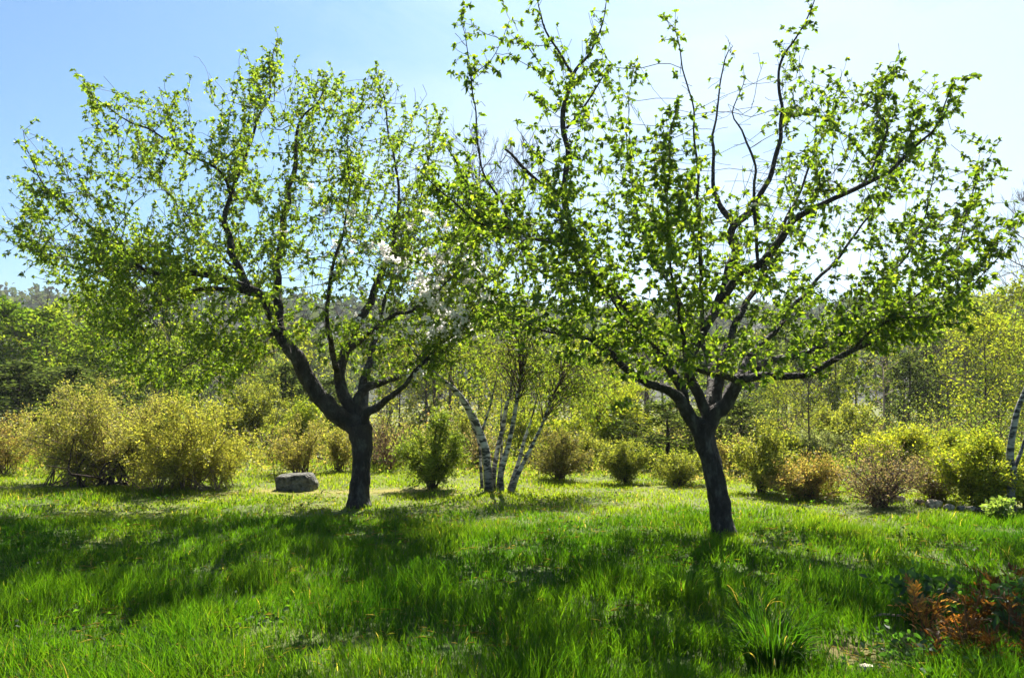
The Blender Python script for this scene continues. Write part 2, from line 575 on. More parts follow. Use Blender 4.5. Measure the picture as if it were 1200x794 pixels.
leaves(gg, np.stack([tx, ty, H(tx, ty) + .02 + .09 * rth.random(n)], -1), rth.normal(size=(n, 3)) * np.array([1, 1, .4]), Lw, Lw * .75,
       mixcol(n, [(0.025, 0.065, 0.01), (0.035, 0.08, 0.012), (0.02, 0.05, 0.008)], (2, 2, 2), .2, rth), .15, .15, False, rth)
o = gg.build('grass', M_GRASS, kind='stuff')

# ------------------------------------------------------------------ apple trees
def limb_pts(spec, Y0, step=0.09):
    c = np.array(spec, float)
    pts = P(c[:, 0], c[:, 1], Y0 + c[:, 2])
    rad = c[:, 3] * (Y0 + c[:, 2]) / F / 2 * 0.82 * np.clip(0.55 + .45 * c[:, 3] / 10, .5, 1)
    return resample(np.concatenate([pts, rad[:, None]], 1), step)


def in_poly(px, py, poly):
    poly = np.asarray(poly, float)
    ins = np.zeros(len(px), bool)
    j = len(poly) - 1
    for i in range(len(poly)):
        xi, yi = poly[i]; xj, yj = poly[j]
        hit = ((yi > py) != (yj > py)) & (px < (xj - xi) * (py - yi) / (yj - yi + 1e-9) + xi)
        ins ^= hit
        j = i
    return ins


def apple_tree(label, Y0, trunk, limbs, poly, center, rdepth, n_attr, thin, leafL, seed, leaf_cols, leaf_w, bare_zone, blossom=None, per=11, shoots=2000, low_px=330, wands=(), fine=True):
    r = np.random.default_rng(seed)
    base = P(trunk[0][0], trunk[0][1], Y0)
    root = thing('apple_tree', label, 'tree', (0, 0, 0))
    loc = np.array([base[0], base[1], H(base[0], base[1])])
    root.location = [float(q) for q in loc]
    # trunk and limbs, each limb a part
    t = limb_pts(trunk, Y0, 0.06)
    g = Geo(); tube(g, t[:, :3] - loc, t[:, 3], 20, gnarl=0.17)
    g.build('trunk', M_BARK, root, smooth=True)
    nodes, par, rad, isl = [], [], [], []
    for sp in limbs:
        q = limb_pts(sp, Y0)
        wob = np.stack([vnoise(np.arange(len(q)) * .38, np.full(len(q), k * 7.3 + sp[0][0]), k) - .5 for k in range(3)], -1)
        q[:, :3] += wob * np.clip(q[:, 3:4] * 2.2, 0.05, .10) * np.linspace(0, 1, len(q))[:, None] ** .3
        g = Geo(); tube(g, q[:, :3] - loc, np.maximum(q[:, 3], .003), 12 if q[0, 3] > .03 else 8, gnarl=0.16)
        g.build('limb', M_BARK, root, smooth=True)
        b0 = len(nodes)
        for k in range(len(q)):
            nodes.append(q[k, :3]); rad.append(q[k, 3]); isl.append(True)
            par.append(b0 + k - 1 if k else -1)
    n_limb = len(nodes)
    # growth points fill the crown outline with a rounded depth
    pl = np.asarray(poly, float)
    att = []
    while len(att) < n_attr:
        px = r.uniform(pl[:, 0].min(), pl[:, 0].max(), 4000); py = r.uniform(pl[:, 1].min(), pl[:, 1].max(), 4000)
        ok = in_poly(px, py, pl)
        e = ((px - center[0]) / center[2]) ** 2 + ((py - center[1]) / center[3]) ** 2
        dep = rdepth * np.sqrt(np.clip(1.08 - e, 0.05, 1))
        wgt = np.ones(len(px))
        for (zx, zy, zrx, zry, f) in thin:
            wgt *= 1 - (1 - f) * np.exp(-(((px - zx) / zrx) ** 2 + ((py - zy) / zry) ** 2) ** 2)
        wgt *= .34 + .66 * sst(low_px - 190, low_px, py)
        wgt *= 1 + .4 * np.exp(-((px - 570) / 70) ** 2 - ((py - 330) / 70) ** 2)
        wgt *= np.clip(0.25 + 1.9 * (fbm(px / 55, py / 55, seed) - .25), 0.1, 1)
        ok &= r.random(len(px)) < wgt
        dz = dep * r.uniform(-1, 1, len(px)) * 0.96
        w = P(px[ok], py[ok], Y0 + dz[ok])
        att.extend(w[w[:, 2] > 1.0])
    A = np.array(att[:n_attr])
    # space colonisation
    S, DI, DK = 0.085, 1.3, 0.20
    pos = list(nodes)
    best = np.full(len(A), 1e9); bi = np.zeros(len(A), int)
    alive = np.ones(len(A), bool)
    new_from = 0
    dirs = [np.zeros(3)] * len(pos)
    usable = np.array([rr < 0.062 for rr in rad])
    for it in range(110):
        newp = np.array(pos[new_from:])
        kd = kdtree.KDTree(len(newp))
        for k, p in enumerate(newp):
            if new_from + k >= n_limb or usable[new_from + k]:
                kd.insert(p, new_from + k)
        kd.balance()
        for a in np.nonzero(alive)[0]:
            co, idx, dd = kd.find(A[a])
            if idx is not None and dd < best[a]:
                best[a] = dd; bi[a] = idx
        alive &= best > DK
        act = np.nonzero(alive & (best < DI))[0]
        if len(act) == 0:
            break
        acc = {}
        for a in act:
            v = A[a] - pos[bi[a]]
            acc.setdefault(bi[a], np.zeros(3))
            acc[bi[a]] = acc[bi[a]] + v / (np.linalg.norm(v) + 1e-9)
        new_from = len(pos)
        for k, v in acc.items():
            d = v / (np.linalg.norm(v) + 1e-9) + 0.35 * dirs[k] + r.normal(size=3) * 0.22 + np.array([0, 0, 0.06])
            d /= np.linalg.norm(d)
            pos.append(pos[k] + d * S); par.append(k); dirs.append(d)
    # short spurs standing off the limbs
    for k in range(n_limb):
        if rad[k] < .034 and r.random() < .95:
            for _ in range(r.integers(1, 3)):
                d = unit(r.normal(size=3) + np.array([0, 0, .25])); last = k
                for s in range(r.integers(1, 4)):
                    d = unit(d + r.normal(size=3) * .3)
                    pos.append(pos[last] + d * (.065 + (rad[k] if s == 0 else 0))); par.append(last); dirs.append(d); last = len(pos) - 1
    # long leafy wands that stick out of the outline
    arr = np.array(pos)
    for (wx, wy) in wands:
        e = ((wx - center[0]) ** 2 + (wy - center[1]) ** 2) ** .5
        bx, by = wx + (center[0] - wx) / e * 62, wy + (center[1] - wy) / e * 62 + 12
        tip = P(wx, wy, Y0 + r.uniform(-.9, .9))
        a0 = P(bx, by, tip[1])
        dd = np.linalg.norm((arr - a0) * np.array([1, .6, 1]), axis=1)
        k = int(np.argmin(dd)); st = arr[k]
        ln = np.linalg.norm(tip - st); m = max(3, int(ln / .075))
        cpt = (st + tip) / 2 + r.normal(size=3) * ln * .07 - np.array([0, 0, ln * .08])
        pts_ = bez(st, cpt, tip, m) + r.normal(size=(m, 3)) * .012
        last = k
        for q_ in pts_[1:]:
            dirs.append(unit(q_ - pos[last])); par.append(last); pos.append(q_); last = len(pos) - 1
            if r.random() < .3:
                d = unit(dirs[-1] * .6 + r.normal(size=3) * .7); l2 = last
                for _ in range(r.integers(1, 4)):
                    pos.append(pos[l2] + d * .07); par.append(l2); dirs.append(d); l2 = len(pos) - 1
    # leafy shoots, 0.3 to 0.9 m, running up and out from twigs and limbs
    N0 = len(pos)
    arr = np.array(pos)
    cw = P(center[0], center[1] + 90, Y0)
    ok_ = np.array([i >= n_limb or rad[i] < .03 for i in range(N0)])
    pxs = 600 + F * arr[:, 0] / arr[:, 1]; pys = 450 - F * (arr[:, 2] - EYE) / arr[:, 1]
    wt = ok_ * (0.5 + 1.2 * np.clip((fbm(arr[:, 0] * 1.7 + arr[:, 1], arr[:, 2] * 1.7 - arr[:, 1] * .6, seed + 9, 2) - .35) * 3, 0, 1))
    wt = wt * (.36 + .64 * sst(low_px - 170, low_px - 10, pys))
    for (zx, zy, zrx, zry, f) in bare_zone:
        wt = wt * (1 - (1 - f) * np.exp(-(((pxs - zx) / zrx) ** 2 + ((pys - zy) / zry) ** 2) ** 2))
    for k in r.choice(N0, min(shoots, int((wt > 0).sum())), replace=False, p=wt / wt.sum()):
        out = unit(arr[k] - cw)
        if in_poly(pxs[k:k + 1], pys[k:k + 1], pl)[0] == False:
            continue
        d = unit(out * .9 + np.array([0, 0, .45]) + r.normal(size=3) * .45)
        last = k
        for s in range(r.integers(4, 12)):
            d = unit(d + r.normal(size=3) * .13 + np.array([0, 0, .05]))
            nx = pos[last] + d * .07
            if s > 2 and not in_poly(np.array([600 + F * nx[0] / nx[1]]), np.array([450 - F * (nx[2] - EYE) / nx[1]]), pl)[0] and r.random() < .5:
                break
            pos.append(nx); par.append(last); dirs.append(d); last = len(pos) - 1
    arr = np.array(pos); parr = np.array(par)
    n = len(arr)
    # pipe-model radii
    tipc = np.zeros(n); kids = [[] for _ in range(n)]
    for k in range(n):
        if par[k] >= 0:
            kids[par[k]].append(k)
    for k in range(n - 1, n_limb - 1, -1):
        if not kids[k]:
            tipc[k] = 1
        tipc[par[k]] += tipc[k] if par[k] >= n_limb else 0
    rr = np.concatenate([np.array(rad), 0.0028 * np.maximum(tipc[n_limb:], 1) ** 0.42])
    for k in range(n_limb, n):
        rr[k] = min(rr[k], rr[par[k]] * 0.85 + 0.0006)
    # chains -> twig mesh
    gt = Geo()
    main = {}
    for k in range(n_limb, n):
        ks = kids[k]
        if ks:
            main[k] = max(ks, key=lambda c: tipc[c])
    for k in range(n_limb, n):
        p = par[k]
        if p >= n_limb and main.get(p) == k:
            continue
        ch = [p, k]
        while ch[-1] in main:
            ch.append(main[ch[-1]])
        ch = ch[:2] + ch[2:-1:2] + ch[-1:] if len(ch) > 4 else ch
        pts = arr[ch]; rd = rr[ch].copy()
        rd[0] = rd[1]
        tube(gt, pts - loc, rd, 5 if rd[0] > .010 else 3, (1, 1, 1), cap=False)
    gt.build('twigs', M_TWIG, root, smooth=True, kind='stuff')
    # leaf rosettes on everything thin
    px = 600 + F * arr[:, 0] / arr[:, 1]
    up = arr[:, 2] - EYE
    py = 450 - F * up / arr[:, 1] * 1.0
    thinmask = rr < 0.011
    keep = np.ones(n)
    for (zx, zy, zrx, zry, f) in bare_zone:
        keep *= 1 - (1 - f) * np.exp(-(((px - zx) / zrx) ** 2 + ((py - zy) / zry) ** 2) ** 2)
    clump = fbm(arr[:, 0] * 3.1 + arr[:, 1] * 1.3, arr[:, 2] * 3.1, seed + 3, 3)
    keep *= np.clip(0.2 + 3.5 * (clump - 0.36), 0.2, 1)
    sel = np.nonzero(thinmask & (r.random(n) < keep))[0]
    dn = np.array([dirs[k] if np.linalg.norm(dirs[k]) > 0 else (arr[k] - arr[par[k]] if par[k] >= 0 else np.array([0, 0, 1.])) for k in sel])
    k_each = r.integers(per - 3, per + 3, len(sel))
    rep = np.repeat(np.arange(len(sel)), k_each)
    m = len(rep)
    spur = unit(r.normal(size=(len(sel), 3)) + np.array([0, 0, 0.5])) * r.uniform(0.005, 0.03, (len(sel), 1))
    p0 = arr[sel][rep] + spur[rep] + r.normal(size=(m, 3)) * 0.006
    d = unit(unit(dn)[rep] * 0.6 + r.normal(size=(m, 3)) * 0.75 + np.array([0, 0, 0.15]))
    L = leafL * np.clip(1 + .4 * r.normal(size=m), .35, 1.8)
    c = mixcol(m, leaf_cols, leaf_w, .16, r)
    gl = Geo(); leaves(gl, p0 - loc, d, L, L * r.uniform(.42, .66, m), c, .3, .3, fine, r)
    gl.build('crown', M_LEAF, root, kind='stuff')
    # blossom
    if blossom:
        gb = Geo()
        w = np.zeros(n)
        for (zx, zy, zr, f) in blossom:
            w = np.maximum(w, f * np.exp(-((px - zx) ** 2 + (py - zy) ** 2) / zr ** 2))
        w *= (rr < 0.012) * np.where(arr[:, 1] < Y0 - .2, 1, .2)
        w *= .22 * np.clip((fbm(arr[:, 0] * 4, arr[:, 2] * 4, 77, 2) - .40) * 6, 0, 1)
        bs = np.nonzero(r.random(n) < w)[0]
        for k in bs:
            for q in range(r.integers(7, 14)):
                fd = unit(r.normal(size=3) + np.array([0, -.5, .5]))
                a = unit(np.cross(fd, r.normal(size=3))); b = np.cross(fd, a)
                ce = arr[k] - loc + r.normal(size=3) * .030 + np.array([0, -.03, .03])
                th = np.arange(5) / 5 * 2 * math.pi + r.random()
                pd = np.cos(th)[:, None] * a + np.sin(th)[:, None] * b + fd * .3
                leaves(gb, np.repeat(ce[None], 5, 0), pd, .032, .027, mixcol(5, [(.84, .82, .79), (.80, .70, .69)], (6, 1), .05, r), .1, 0, False, r)
        gb.build('blossom', M_PETAL, root, kind='stuff')
    return root


L_Y = 10.45
left_trunk = [(420, 602, 0, 50), (420, 594, 0, 38), (420.5, 584, 0, 29.5), (423, 560, 0, 26), (424.5, 540, 0, 26), (424, 520, 0, 29), (421, 499, 0, 33)]
left_limbs = [
    [(422, 503, 0, 27), (402, 491, -.05, 27), (381, 471, -.15, 25), (360, 440, -.25, 22), (340, 406, -.3, 19), (327, 381, -.35, 16)],
    [(329, 385, -.35, 14), (306, 349, -.5, 12), (272, 332, -.7, 10), (240, 323, -.85, 9), (205, 321, -1, 8), (170, 318, -1.1, 6), (143, 292, -1.15, 5), (110, 268, -1.2, 4), (75, 242, -1.2, 3), (49, 212, -1.2, 2.5), (34, 181, -1.2, 2), (25, 153, -1.2, 1.2)],
    [(210, 321, -1, 6), (160, 313, -.8, 5), (110, 302, -.6, 4), (60, 298, -.5, 3), (20, 287, -.4, 2), (2, 272, -.4, 1.2)],
    [(296, 342, -.55, 9), (250, 338, -.4, 8), (211, 348, -.2, 7), (180, 360, 0, 5), (151, 378, .2, 4), (122, 394, .3, 2.5)],
    [(328, 383, -.35, 13), (325, 340, -.3, 12), (326, 298, -.2, 11), (334, 245, -.1, 9), (341, 212, 0, 8), (347, 175, .1, 6), (352, 140, .2, 4.5), (372, 118, .2, 3), (384, 96, .2, 1.5)],
    [(294, 345, -.55, 11), (281, 322, -.5, 11), (270, 290, -.45, 10), (263, 256, -.4, 8), (271, 228, -.35, 7), (287, 185, -.3, 5.5), (302, 143, -.25, 4.5), (317, 110, -.2, 3.5), (319, 74, -.2, 2.2), (327, 50, -.2, 1.3)],
    [(272, 236, -.4, 5), (258, 200, -.5, 5), (223, 181, -.7, 4.5), (189, 159, -.8, 4), (143, 136, -.9, 3), (110, 113, -.9, 2.2), (97, 94, -.9, 1.3)],
    [(331, 390, -.3, 8), (317, 391, -.1, 7), (285, 396, .3, 5), (257, 408, .6, 4), (225, 425, .9, 3), (198, 440, 1.1, 2)],
    [(340, 405, -.3, 10), (320, 370, .6, 8), (290, 330, 1.3, 6), (240, 280, 1.9, 4), (200, 230, 2.2, 2.5), (170, 190, 2.3, 1.5)],
    [(423, 500, 0, 20), (407, 474, .1, 18), (399, 446, .2, 16), (405, 412, .3, 14), (420, 381, .4, 12), (434, 355, .5, 11), (450, 317, .6, 9), (462, 280, .8, 7), (468, 235, .9, 5.5), (460, 180, 1, 4), (450, 120, 1, 3), (440, 80, 1, 1.5)],
    [(405, 415, .3, 9), (430, 392, 0, 8), (460, 371, -.4, 7), (488, 361, -.7, 5), (510, 345, -.9, 4), (532, 320, -1, 2.5)],
    [(398, 447, .2, 10), (386, 400, -.5, 8), (385, 340, -1.1, 6), (400, 280, -1.5, 4.5), (410, 220, -1.7, 3), (405, 150, -1.7, 1.5)],
    [(424, 499, 0, 14), (419, 467, .1, 12), (449, 446, .5, 10), (474, 436, .9, 7), (500, 405, 1.2, 5), (520, 360, 1.5, 4), (535, 300, 1.6, 3), (540, 220, 1.6, 1.5)],
    [(428, 497, 0, 15), (431, 483, -.05, 12), (447, 474, -.3, 10), (470, 456, -.6, 8), (489, 431, -.8, 6.5), (515, 405, -1, 5), (540, 385, -1.1, 3.5), (558, 360, -1.2, 2)],
    [(423, 500, 0, 18), (426, 455, .6, 13), (440, 400, 1.3, 9), (455, 340, 1.9, 6), (480, 270, 2.2, 4), (500, 200, 2.3, 2.5), (503, 150, 2.3, 1.5)],
]
left_poly = [(8, 285), (32, 195), (60, 225), (100, 108), (150, 140), (190, 108), (250, 92), (300, 82), (328, 66), (370, 95), (440, 95), (490, 120), (545, 170), (575, 250), (590, 330), (575, 400), (510, 436), (440, 440), (380, 425), (335, 405), (300, 445), (250, 466), (190, 460), (150, 440), (100, 400), (80, 345), (40, 315)]
apple_tree('dark forked apple tree in pale leaf with white blossom, beside the boulder', L_Y, left_trunk, left_limbs, left_poly,
           (290, 280, 285, 215), 2.5, 3600, [(200, 260, 45, 40, .3), (90, 160, 60, 50, .45), (150, 250, 30, 30, .3), (330, 440, 60, 40, .3), (400, 100, 60, 30, .6)],
           0.041, 31,
           [(0.080, 0.135, 0.014), (0.112, 0.160, 0.020), (0.055, 0.100, 0.012), (0.145, 0.165, 0.03)], (5, 4, 3, .6), [],
           wands=[(98, 92), (122, 90), (168, 106), (193, 96), (222, 88), (238, 70), (281, 62), (327, 47), (300, 80), (350, 85), (372, 86), (402, 105), (440, 78), (455, 95), (472, 98), (500, 112), (522, 128), (545, 150), (26, 150), (60, 176), (100, 160), (75, 205), (10, 260), (0, 272), (20, 300), (130, 190), (150, 130), (40, 325), (100, 400), (160, 455), (230, 465), (265, 468)],
           fine=False, blossom=[(516, 366, 32, 1.8), (495, 390, 36, 1.2), (535, 345, 26, 1.5), (470, 320, 60, .7), (520, 290, 45, .7), (410, 270, 60, .1), (170, 112, 10, .35), (540, 310, 34, .2)])

R_Y = 8.35
right_trunk = [(848.5, 637, 0, 54), (848, 627, 0, 40), (846.5, 613, 0, 30.5), (841, 575, 0, 27.5), (834, 543, 0, 27), (826, 518, 0, 29), (820, 496, 0, 34)]
right_limbs = [
    [(822, 503, 0, 22), (803, 480, -.1, 18), (788, 463, -.2, 15), (770, 452, -.3, 12), (740, 431, -.4, 10.5), (713, 412, -.5, 9), (690, 400, -.5, 7), (664, 393, -.45, 5.5), (635, 385, -.4, 4), (600, 370, -.3, 2.5)],
    [(804, 481, -.08, 15), (796, 448, .0, 14), (781, 423, .05, 13), (763, 393, .1, 13), (751, 378, .1, 12), (729, 355, .15, 11), (706, 340, .2, 10.5), (691, 318, .2, 10), (680, 284, .2, 9.5), (661, 234, .2, 9), (664, 181, .2, 8.5), (661, 128, .2, 8), (672, 83, .2, 6), (695, 60, .2, 4), (708, 25, .2, 2.5), (712, 0, .2, 2)],
    [(672, 88, .2, 5), (645, 45, .1, 4), (633, 15, .1, 3), (627, -4, .1, 2)],
    [(664, 150, .2, 5.5), (691, 117, .4, 4), (713, 79, .5, 2.5)],
    [(660, 229, .2, 7), (642, 219, .0, 6), (615, 200, -.2, 6), (593, 176, -.3, 4.5)],
    [(683, 292, .2, 8), (660, 284, .0, 6.5), (627, 279, -.2, 6), (598, 264, -.4, 5), (585, 232, -.45, 4.5), (567, 200, -.5, 4), (559, 165, -.5, 3.6), (556, 113, -.5, 3), (551, 87, -.5, 2.6), (545, 55, -.5, 2), (540, 20, -.5, 1.3)],
    [(552, 90, -.5, 2.2), (577, 68, -.5, 1.8), (588, 48, -.5, 1.5), (598, 26, -.5, 1.2)],
    [(691, 320, .2, 8), (660, 318, .6, 6), (619, 297, .9, 5), (575, 265, 1.1, 4), (551, 224, 1.2, 3.5), (532, 190, 1.2, 3), (516, 160, 1.2, 1.5)],
    [(598, 268, -.4, 4.8), (559, 261, -.7, 4.2), (536, 240, -.8, 3.8), (513, 223, -.9, 3), (484, 193, -1, 1.5)],
    [(830, 488, 0, 18), (815, 455, .0, 15), (805, 430, .1, 14), (812, 406, .2, 14), (823, 390, .2, 14), (838, 363, .25, 13), (849, 337, .3, 13), (859, 299, .35, 12), (861, 264, .4, 11), (877, 249, .4, 10), (902, 212, .5, 8), (913, 170, .5, 7), (917, 132, .5, 6), (913, 94, .5, 5), (917, 68, .5, 4.5), (936, 42, .5, 3.5), (951, 11, .5, 2.5), (957, -4, .5, 2)],
    [(861, 266, .4, 10), (843, 234, .6, 8), (836, 211, .7, 6.5), (835, 165, .8, 5), (838, 140, .8, 4), (849, 72, .9, 2.5), (856, 55, .9, 1.5)],
    [(889, 310, -.1, 6.5), (884, 242, .1, 6), (883, 189, .2, 5), (872, 162, .2, 4), (857, 132, .2, 3), (875, 91, .2, 1.5)],
    [(823, 392, .2, 8), (821, 298, -.3, 6.5), (818, 245, -.4, 5.5), (817, 189, -.5, 4.5), (812, 130, -.5, 3.5), (800, 81, -.5, 2.8), (793, 38, -.5, 2), (785, 23, -.5, 1.2)],
    [(838, 365, .25, 13), (862, 327, .0, 12), (894, 306, -.2, 11), (917, 280, -.35, 10), (935, 257, -.5, 9), (962, 242, -.6, 8.5), (1011, 215, -.8, 7.5), (1042, 200, -.9, 6.5), (1076, 170, -1, 5), (1102, 140, -1.1, 3.5), (1117, 92, -1.1, 1.5)],
    [(1011, 216, -.8, 5.5), (1040, 155, -.6, 4), (1027, 128, -.5, 3), (1033, 100, -.5, 2), (1060, 80, -.5, 1.3)],
    [(838, 480, 0, 15), (847, 423, .3, 13), (857, 397, .5, 11), (876, 355, .8, 9), (898, 310, 1.1, 7), (925, 250, 1.4, 5.5), (950, 190, 1.6, 4), (975, 130, 1.7, 2.5), (985, 85, 1.7, 1.5)],
    [(822, 503, 0, 25), (836, 490, 0, 23), (851, 475, -.05, 21), (862, 456, -.15, 19), (873, 439, -.2, 15)],
    [(870, 444, -.2, 12), (906, 422, -.1, 10), (951, 410, 0, 9), (981, 393, .1, 8), (1011, 352, .3, 6), (1030, 338, .4, 5), (1060, 300, .6, 4), (1085, 250, .8, 3), (1095, 200, .8, 2), (1100, 160, .8, 1.2)],
    [(869, 443, -.2, 13), (900, 443, -.4, 11), (932, 442, -.5, 10), (962, 431, -.6, 9), (1000, 410, -.7, 8), (1042, 391, -.8, 7), (1080, 386, -.85, 4), (1132, 378, -.9, 1.5)],
    [(1040, 392, -.8, 5.5), (1064, 355, -.6, 5), (1095, 330, -.5, 4.5), (1125, 300, -.4, 3.5), (1134, 240, -.3, 2.5), (1150, 200, -.3, 1.8), (1170, 166, -.3, 1.2)],
    [(1000, 410, -.7, 6), (1040, 375, -1.1, 5), (1095, 371, -1.4, 4), (1130, 340, -1.5, 3), (1165, 310, -1.6, 2), (1195, 258, -1.6, 1.2)],
    [(866, 447, -.2, 11), (838, 438, -.5, 9), (811, 430, -.8, 8), (780, 415, -1.1, 6), (740, 380, -1.4, 4), (700, 330, -1.6, 3), (660, 270, -1.7, 1.5)],
    [(825, 498, 0, 15), (835, 430, .9, 11), (800, 360, 1.6, 7), (760, 290, 2.1, 5), (740, 220, 2.3, 3.5), (735, 150, 2.3, 2), (742, 80, 2.3, 1.2)],
    [(838, 484, 0, 14), (880, 420, 1, 10), (930, 360, 1.7, 7), (990, 290, 2.2, 5), (1040, 220, 2.4, 3), (1060, 150, 2.4, 1.5)],
    [(815, 456, 0, 10), (800, 400, -.7, 7), (790, 330, -1.3, 5), (780, 250, -1.6, 3.5), (785, 180, -1.7, 2), (792, 120, -1.7, 1.2)],
]
right_poly = [(500, 200), (530, 225), (555, 205), (590, 225), (640, 215), (628, 130), (640, 90), (655, 50), (700, 30), (722, 80), (735, 75), (735, 130), (760, 160), (785, 130), (800, 110), (825, 170), (845, 200), (870, 190), (900, 100), (925, 75), (950, 60), (965, 110), (1000, 110), (1030, 95), (1085, 110), (1118, 98), (1110, 160), (1075, 215), (1095, 260), (1130, 225), (1160, 190), (1150, 260), (1188, 278), (1172, 325), (1115, 368), (1075, 400), (1000, 420), (930, 436), (890, 475), (850, 440), (790, 430), (765, 460), (700, 448), (655, 425), (600, 425), (550, 370), (515, 290)]
apple_tree('larger dark apple tree in fresh green leaf with leaning trunk, right of the birch clump', R_Y, right_trunk, right_limbs, right_poly,
           (850, 270, 330, 235), 2.4, 2700,
           [(855, 150, 50, 110, .12), (770, 130, 40, 50, .3), (1100, 220, 40, 40, .3), (1000, 120, 30, 30, .6), (620, 120, 50, 60, .35), (640, 220, 40, 30, .6), (960, 300, 40, 30, .5)],
           0.041, 57,
           [(0.082, 0.135, 0.013), (0.055, 0.10, 0.011), (0.115, 0.16, 0.018), (0.038, 0.075, 0.010)], (5, 4, 3, 2),
           [(862, 150, 48, 120, .12), (915, 200, 30, 70, .4), (800, 130, 50, 60, .45), (985, 330, 45, 35, .45), (700, 240, 40, 50, .55)], per=13, shoots=880, wands=[(1057, 64), (1085, 86), (1030, 80), (1000, 95), (975, 84), (945, 58), (890, 62), (745, 70), (730, 100), (620, 105), (605, 150), (690, 18), (1150, 188), (1188, 260), (1197, 235), (1165, 330), (1112, 100), (1133, 105), (1180, 200), (1135, 385), (1095, 402), (540, 24), (548, 60), (600, 24), (640, 80), (500, 190), (520, 165)])

# ------------------------------------------------------------------ birches
def birch(label, Y0, stems, crown_boxes, seed, cols, wts, leafL=.05, slim=1.0, shade=1.0):
    r = np.random.default_rng(seed)
    b = P(stems[0][0][0], stems[0][0][1], Y0)
    loc = np.array([b[0], b[1], H(b[0], b[1])])
    root = thing('birch_tree', label, 'tree', loc)
    ends = []
    for sp in stems:
        q = limb_pts(sp, Y0, .08)
        q[:, 3] *= slim
        s = np.linspace(0, 1, len(q))
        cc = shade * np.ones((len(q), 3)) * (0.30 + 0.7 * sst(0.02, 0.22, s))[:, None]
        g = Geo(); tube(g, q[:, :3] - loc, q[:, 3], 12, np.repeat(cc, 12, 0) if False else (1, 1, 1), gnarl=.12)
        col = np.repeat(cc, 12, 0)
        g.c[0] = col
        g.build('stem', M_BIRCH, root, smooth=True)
        ends.append(q)
    gt, gl = Geo(), Geo()
    for (cx, cy, rx, ry, dz, rd, ntw, nl, stem_i) in crown_boxes:
        q = ends[stem_i]
        for k in range(ntw):
            u = unit(r.normal(size=3)) * r.random() ** .4
            tgt = P(cx + u[0] * rx, cy - u[2] * ry, Y0 + dz + u[1] * rd)
            st = q[r.integers(int(len(q) * .55), len(q)), :3]
            mid = (st + tgt) / 2 + np.array([0, 0, .25 + .2 * r.random()]) + r.normal(size=3) * .1
            pts = bez(st, mid, tgt, 8)
            pts = np.concatenate([pts, [pts[-1] + np.array([r.normal() * .05, r.normal() * .05, -.18])]])
            tube(gt, pts - loc, np.linspace(.008, .002, 9), 3, (.8, .7, .65), cap=False)
            tt = r.integers(3, 9, nl)
            p0 = pts[tt] + r.normal(size=(nl, 3)) * .09
            d = r.normal(size=(nl, 3)) * .8 + np.array([0, 0, -.5])
            L = leafL * r.uniform(.6, 1.3, nl)
            leaves(gl, p0 - loc, d, L, L * .7, mixcol(nl, cols, wts, .2, r), .15, .2, False, r)
    gt.build('twigs', M_TWIG, root, smooth=True, kind='stuff')
    gl.build('crown', M_SHRUB, root, kind='stuff')
    return root


B_Y = 11.75
YG = [(0.14, 0.19, 0.022), (0.19, 0.22, 0.028), (0.09, 0.135, 0.018)]
birch('leaning clump of white birch stems between the two apple trees', B_Y, [
    [(573, 575, 0, 16), (571, 548, 0, 13), (569, 526, 0, 12.5), (560, 500, 0, 11), (546, 474, -.05, 10), (534, 458, -.1, 9), (520, 446, -.15, 7.5), (502, 430, -.2, 6), (482, 408, -.25, 4), (468, 385, -.3, 2)],
    [(565, 572, .15, 7), (563, 540, .2, 6), (561, 518, .2, 5), (553, 497, .2, 4), (542, 470, .2, 3), (534, 440, .25, 2)],
    [(578, 574, .1, 9), (579, 551, .12, 9), (583, 526, .15, 8), (589, 502, .2, 8), (593, 478, .25, 7), (599, 456, .3, 5), (604, 425, .3, 3), (606, 390, .3, 1.5)],
    [(588, 574, -.1, 10), (587, 559, -.1, 9), (591, 538, -.1, 9), (597, 517, -.1, 8.5), (603, 486, -.1, 7.5), (607, 462, -.05, 6.5), (613, 430, 0, 4.5), (616, 395, 0, 2)],
    [(583, 573, .25, 7), (586, 548, .3, 6), (588, 520, .35, 5), (587, 495, .4, 4), (588, 470, .4, 3), (586, 440, .4, 1.5)],
    [(597, 575, 0, 10), (603, 556, .05, 8), (608, 540, .1, 7), (614, 517, .15, 6), (621, 497, .2, 4.5), (628, 470, .25, 3), (634, 440, .25, 1.5)],
    [(599, 575, -.15, 11), (605, 560, -.15, 8.5), (613, 543, -.15, 7.5), (625, 519, -.15, 6.5), (635, 498, -.15, 5.5), (640, 484, -.15, 4.5), (652, 455, -.15, 3), (662, 425, -.15, 1.5)],
    [(565, 504, 0, 6), (570, 490, .05, 5), (575, 473, .1, 4), (580, 450, .15, 2.5), (584, 430, .15, 1.5)],
], [(610, 420, 105, 65, 0, 1.0, 56, 30, 3), (660, 445, 75, 52, .1, .9, 50, 32, 6), (545, 420, 50, 40, 0, .8, 26, 36, 0), (690, 470, 45, 30, .2, .7, 26, 36, 6), (600, 380, 70, 40, .2, .9, 30, 36, 3)], 71, YG, (5, 4, 2), .045, .9)

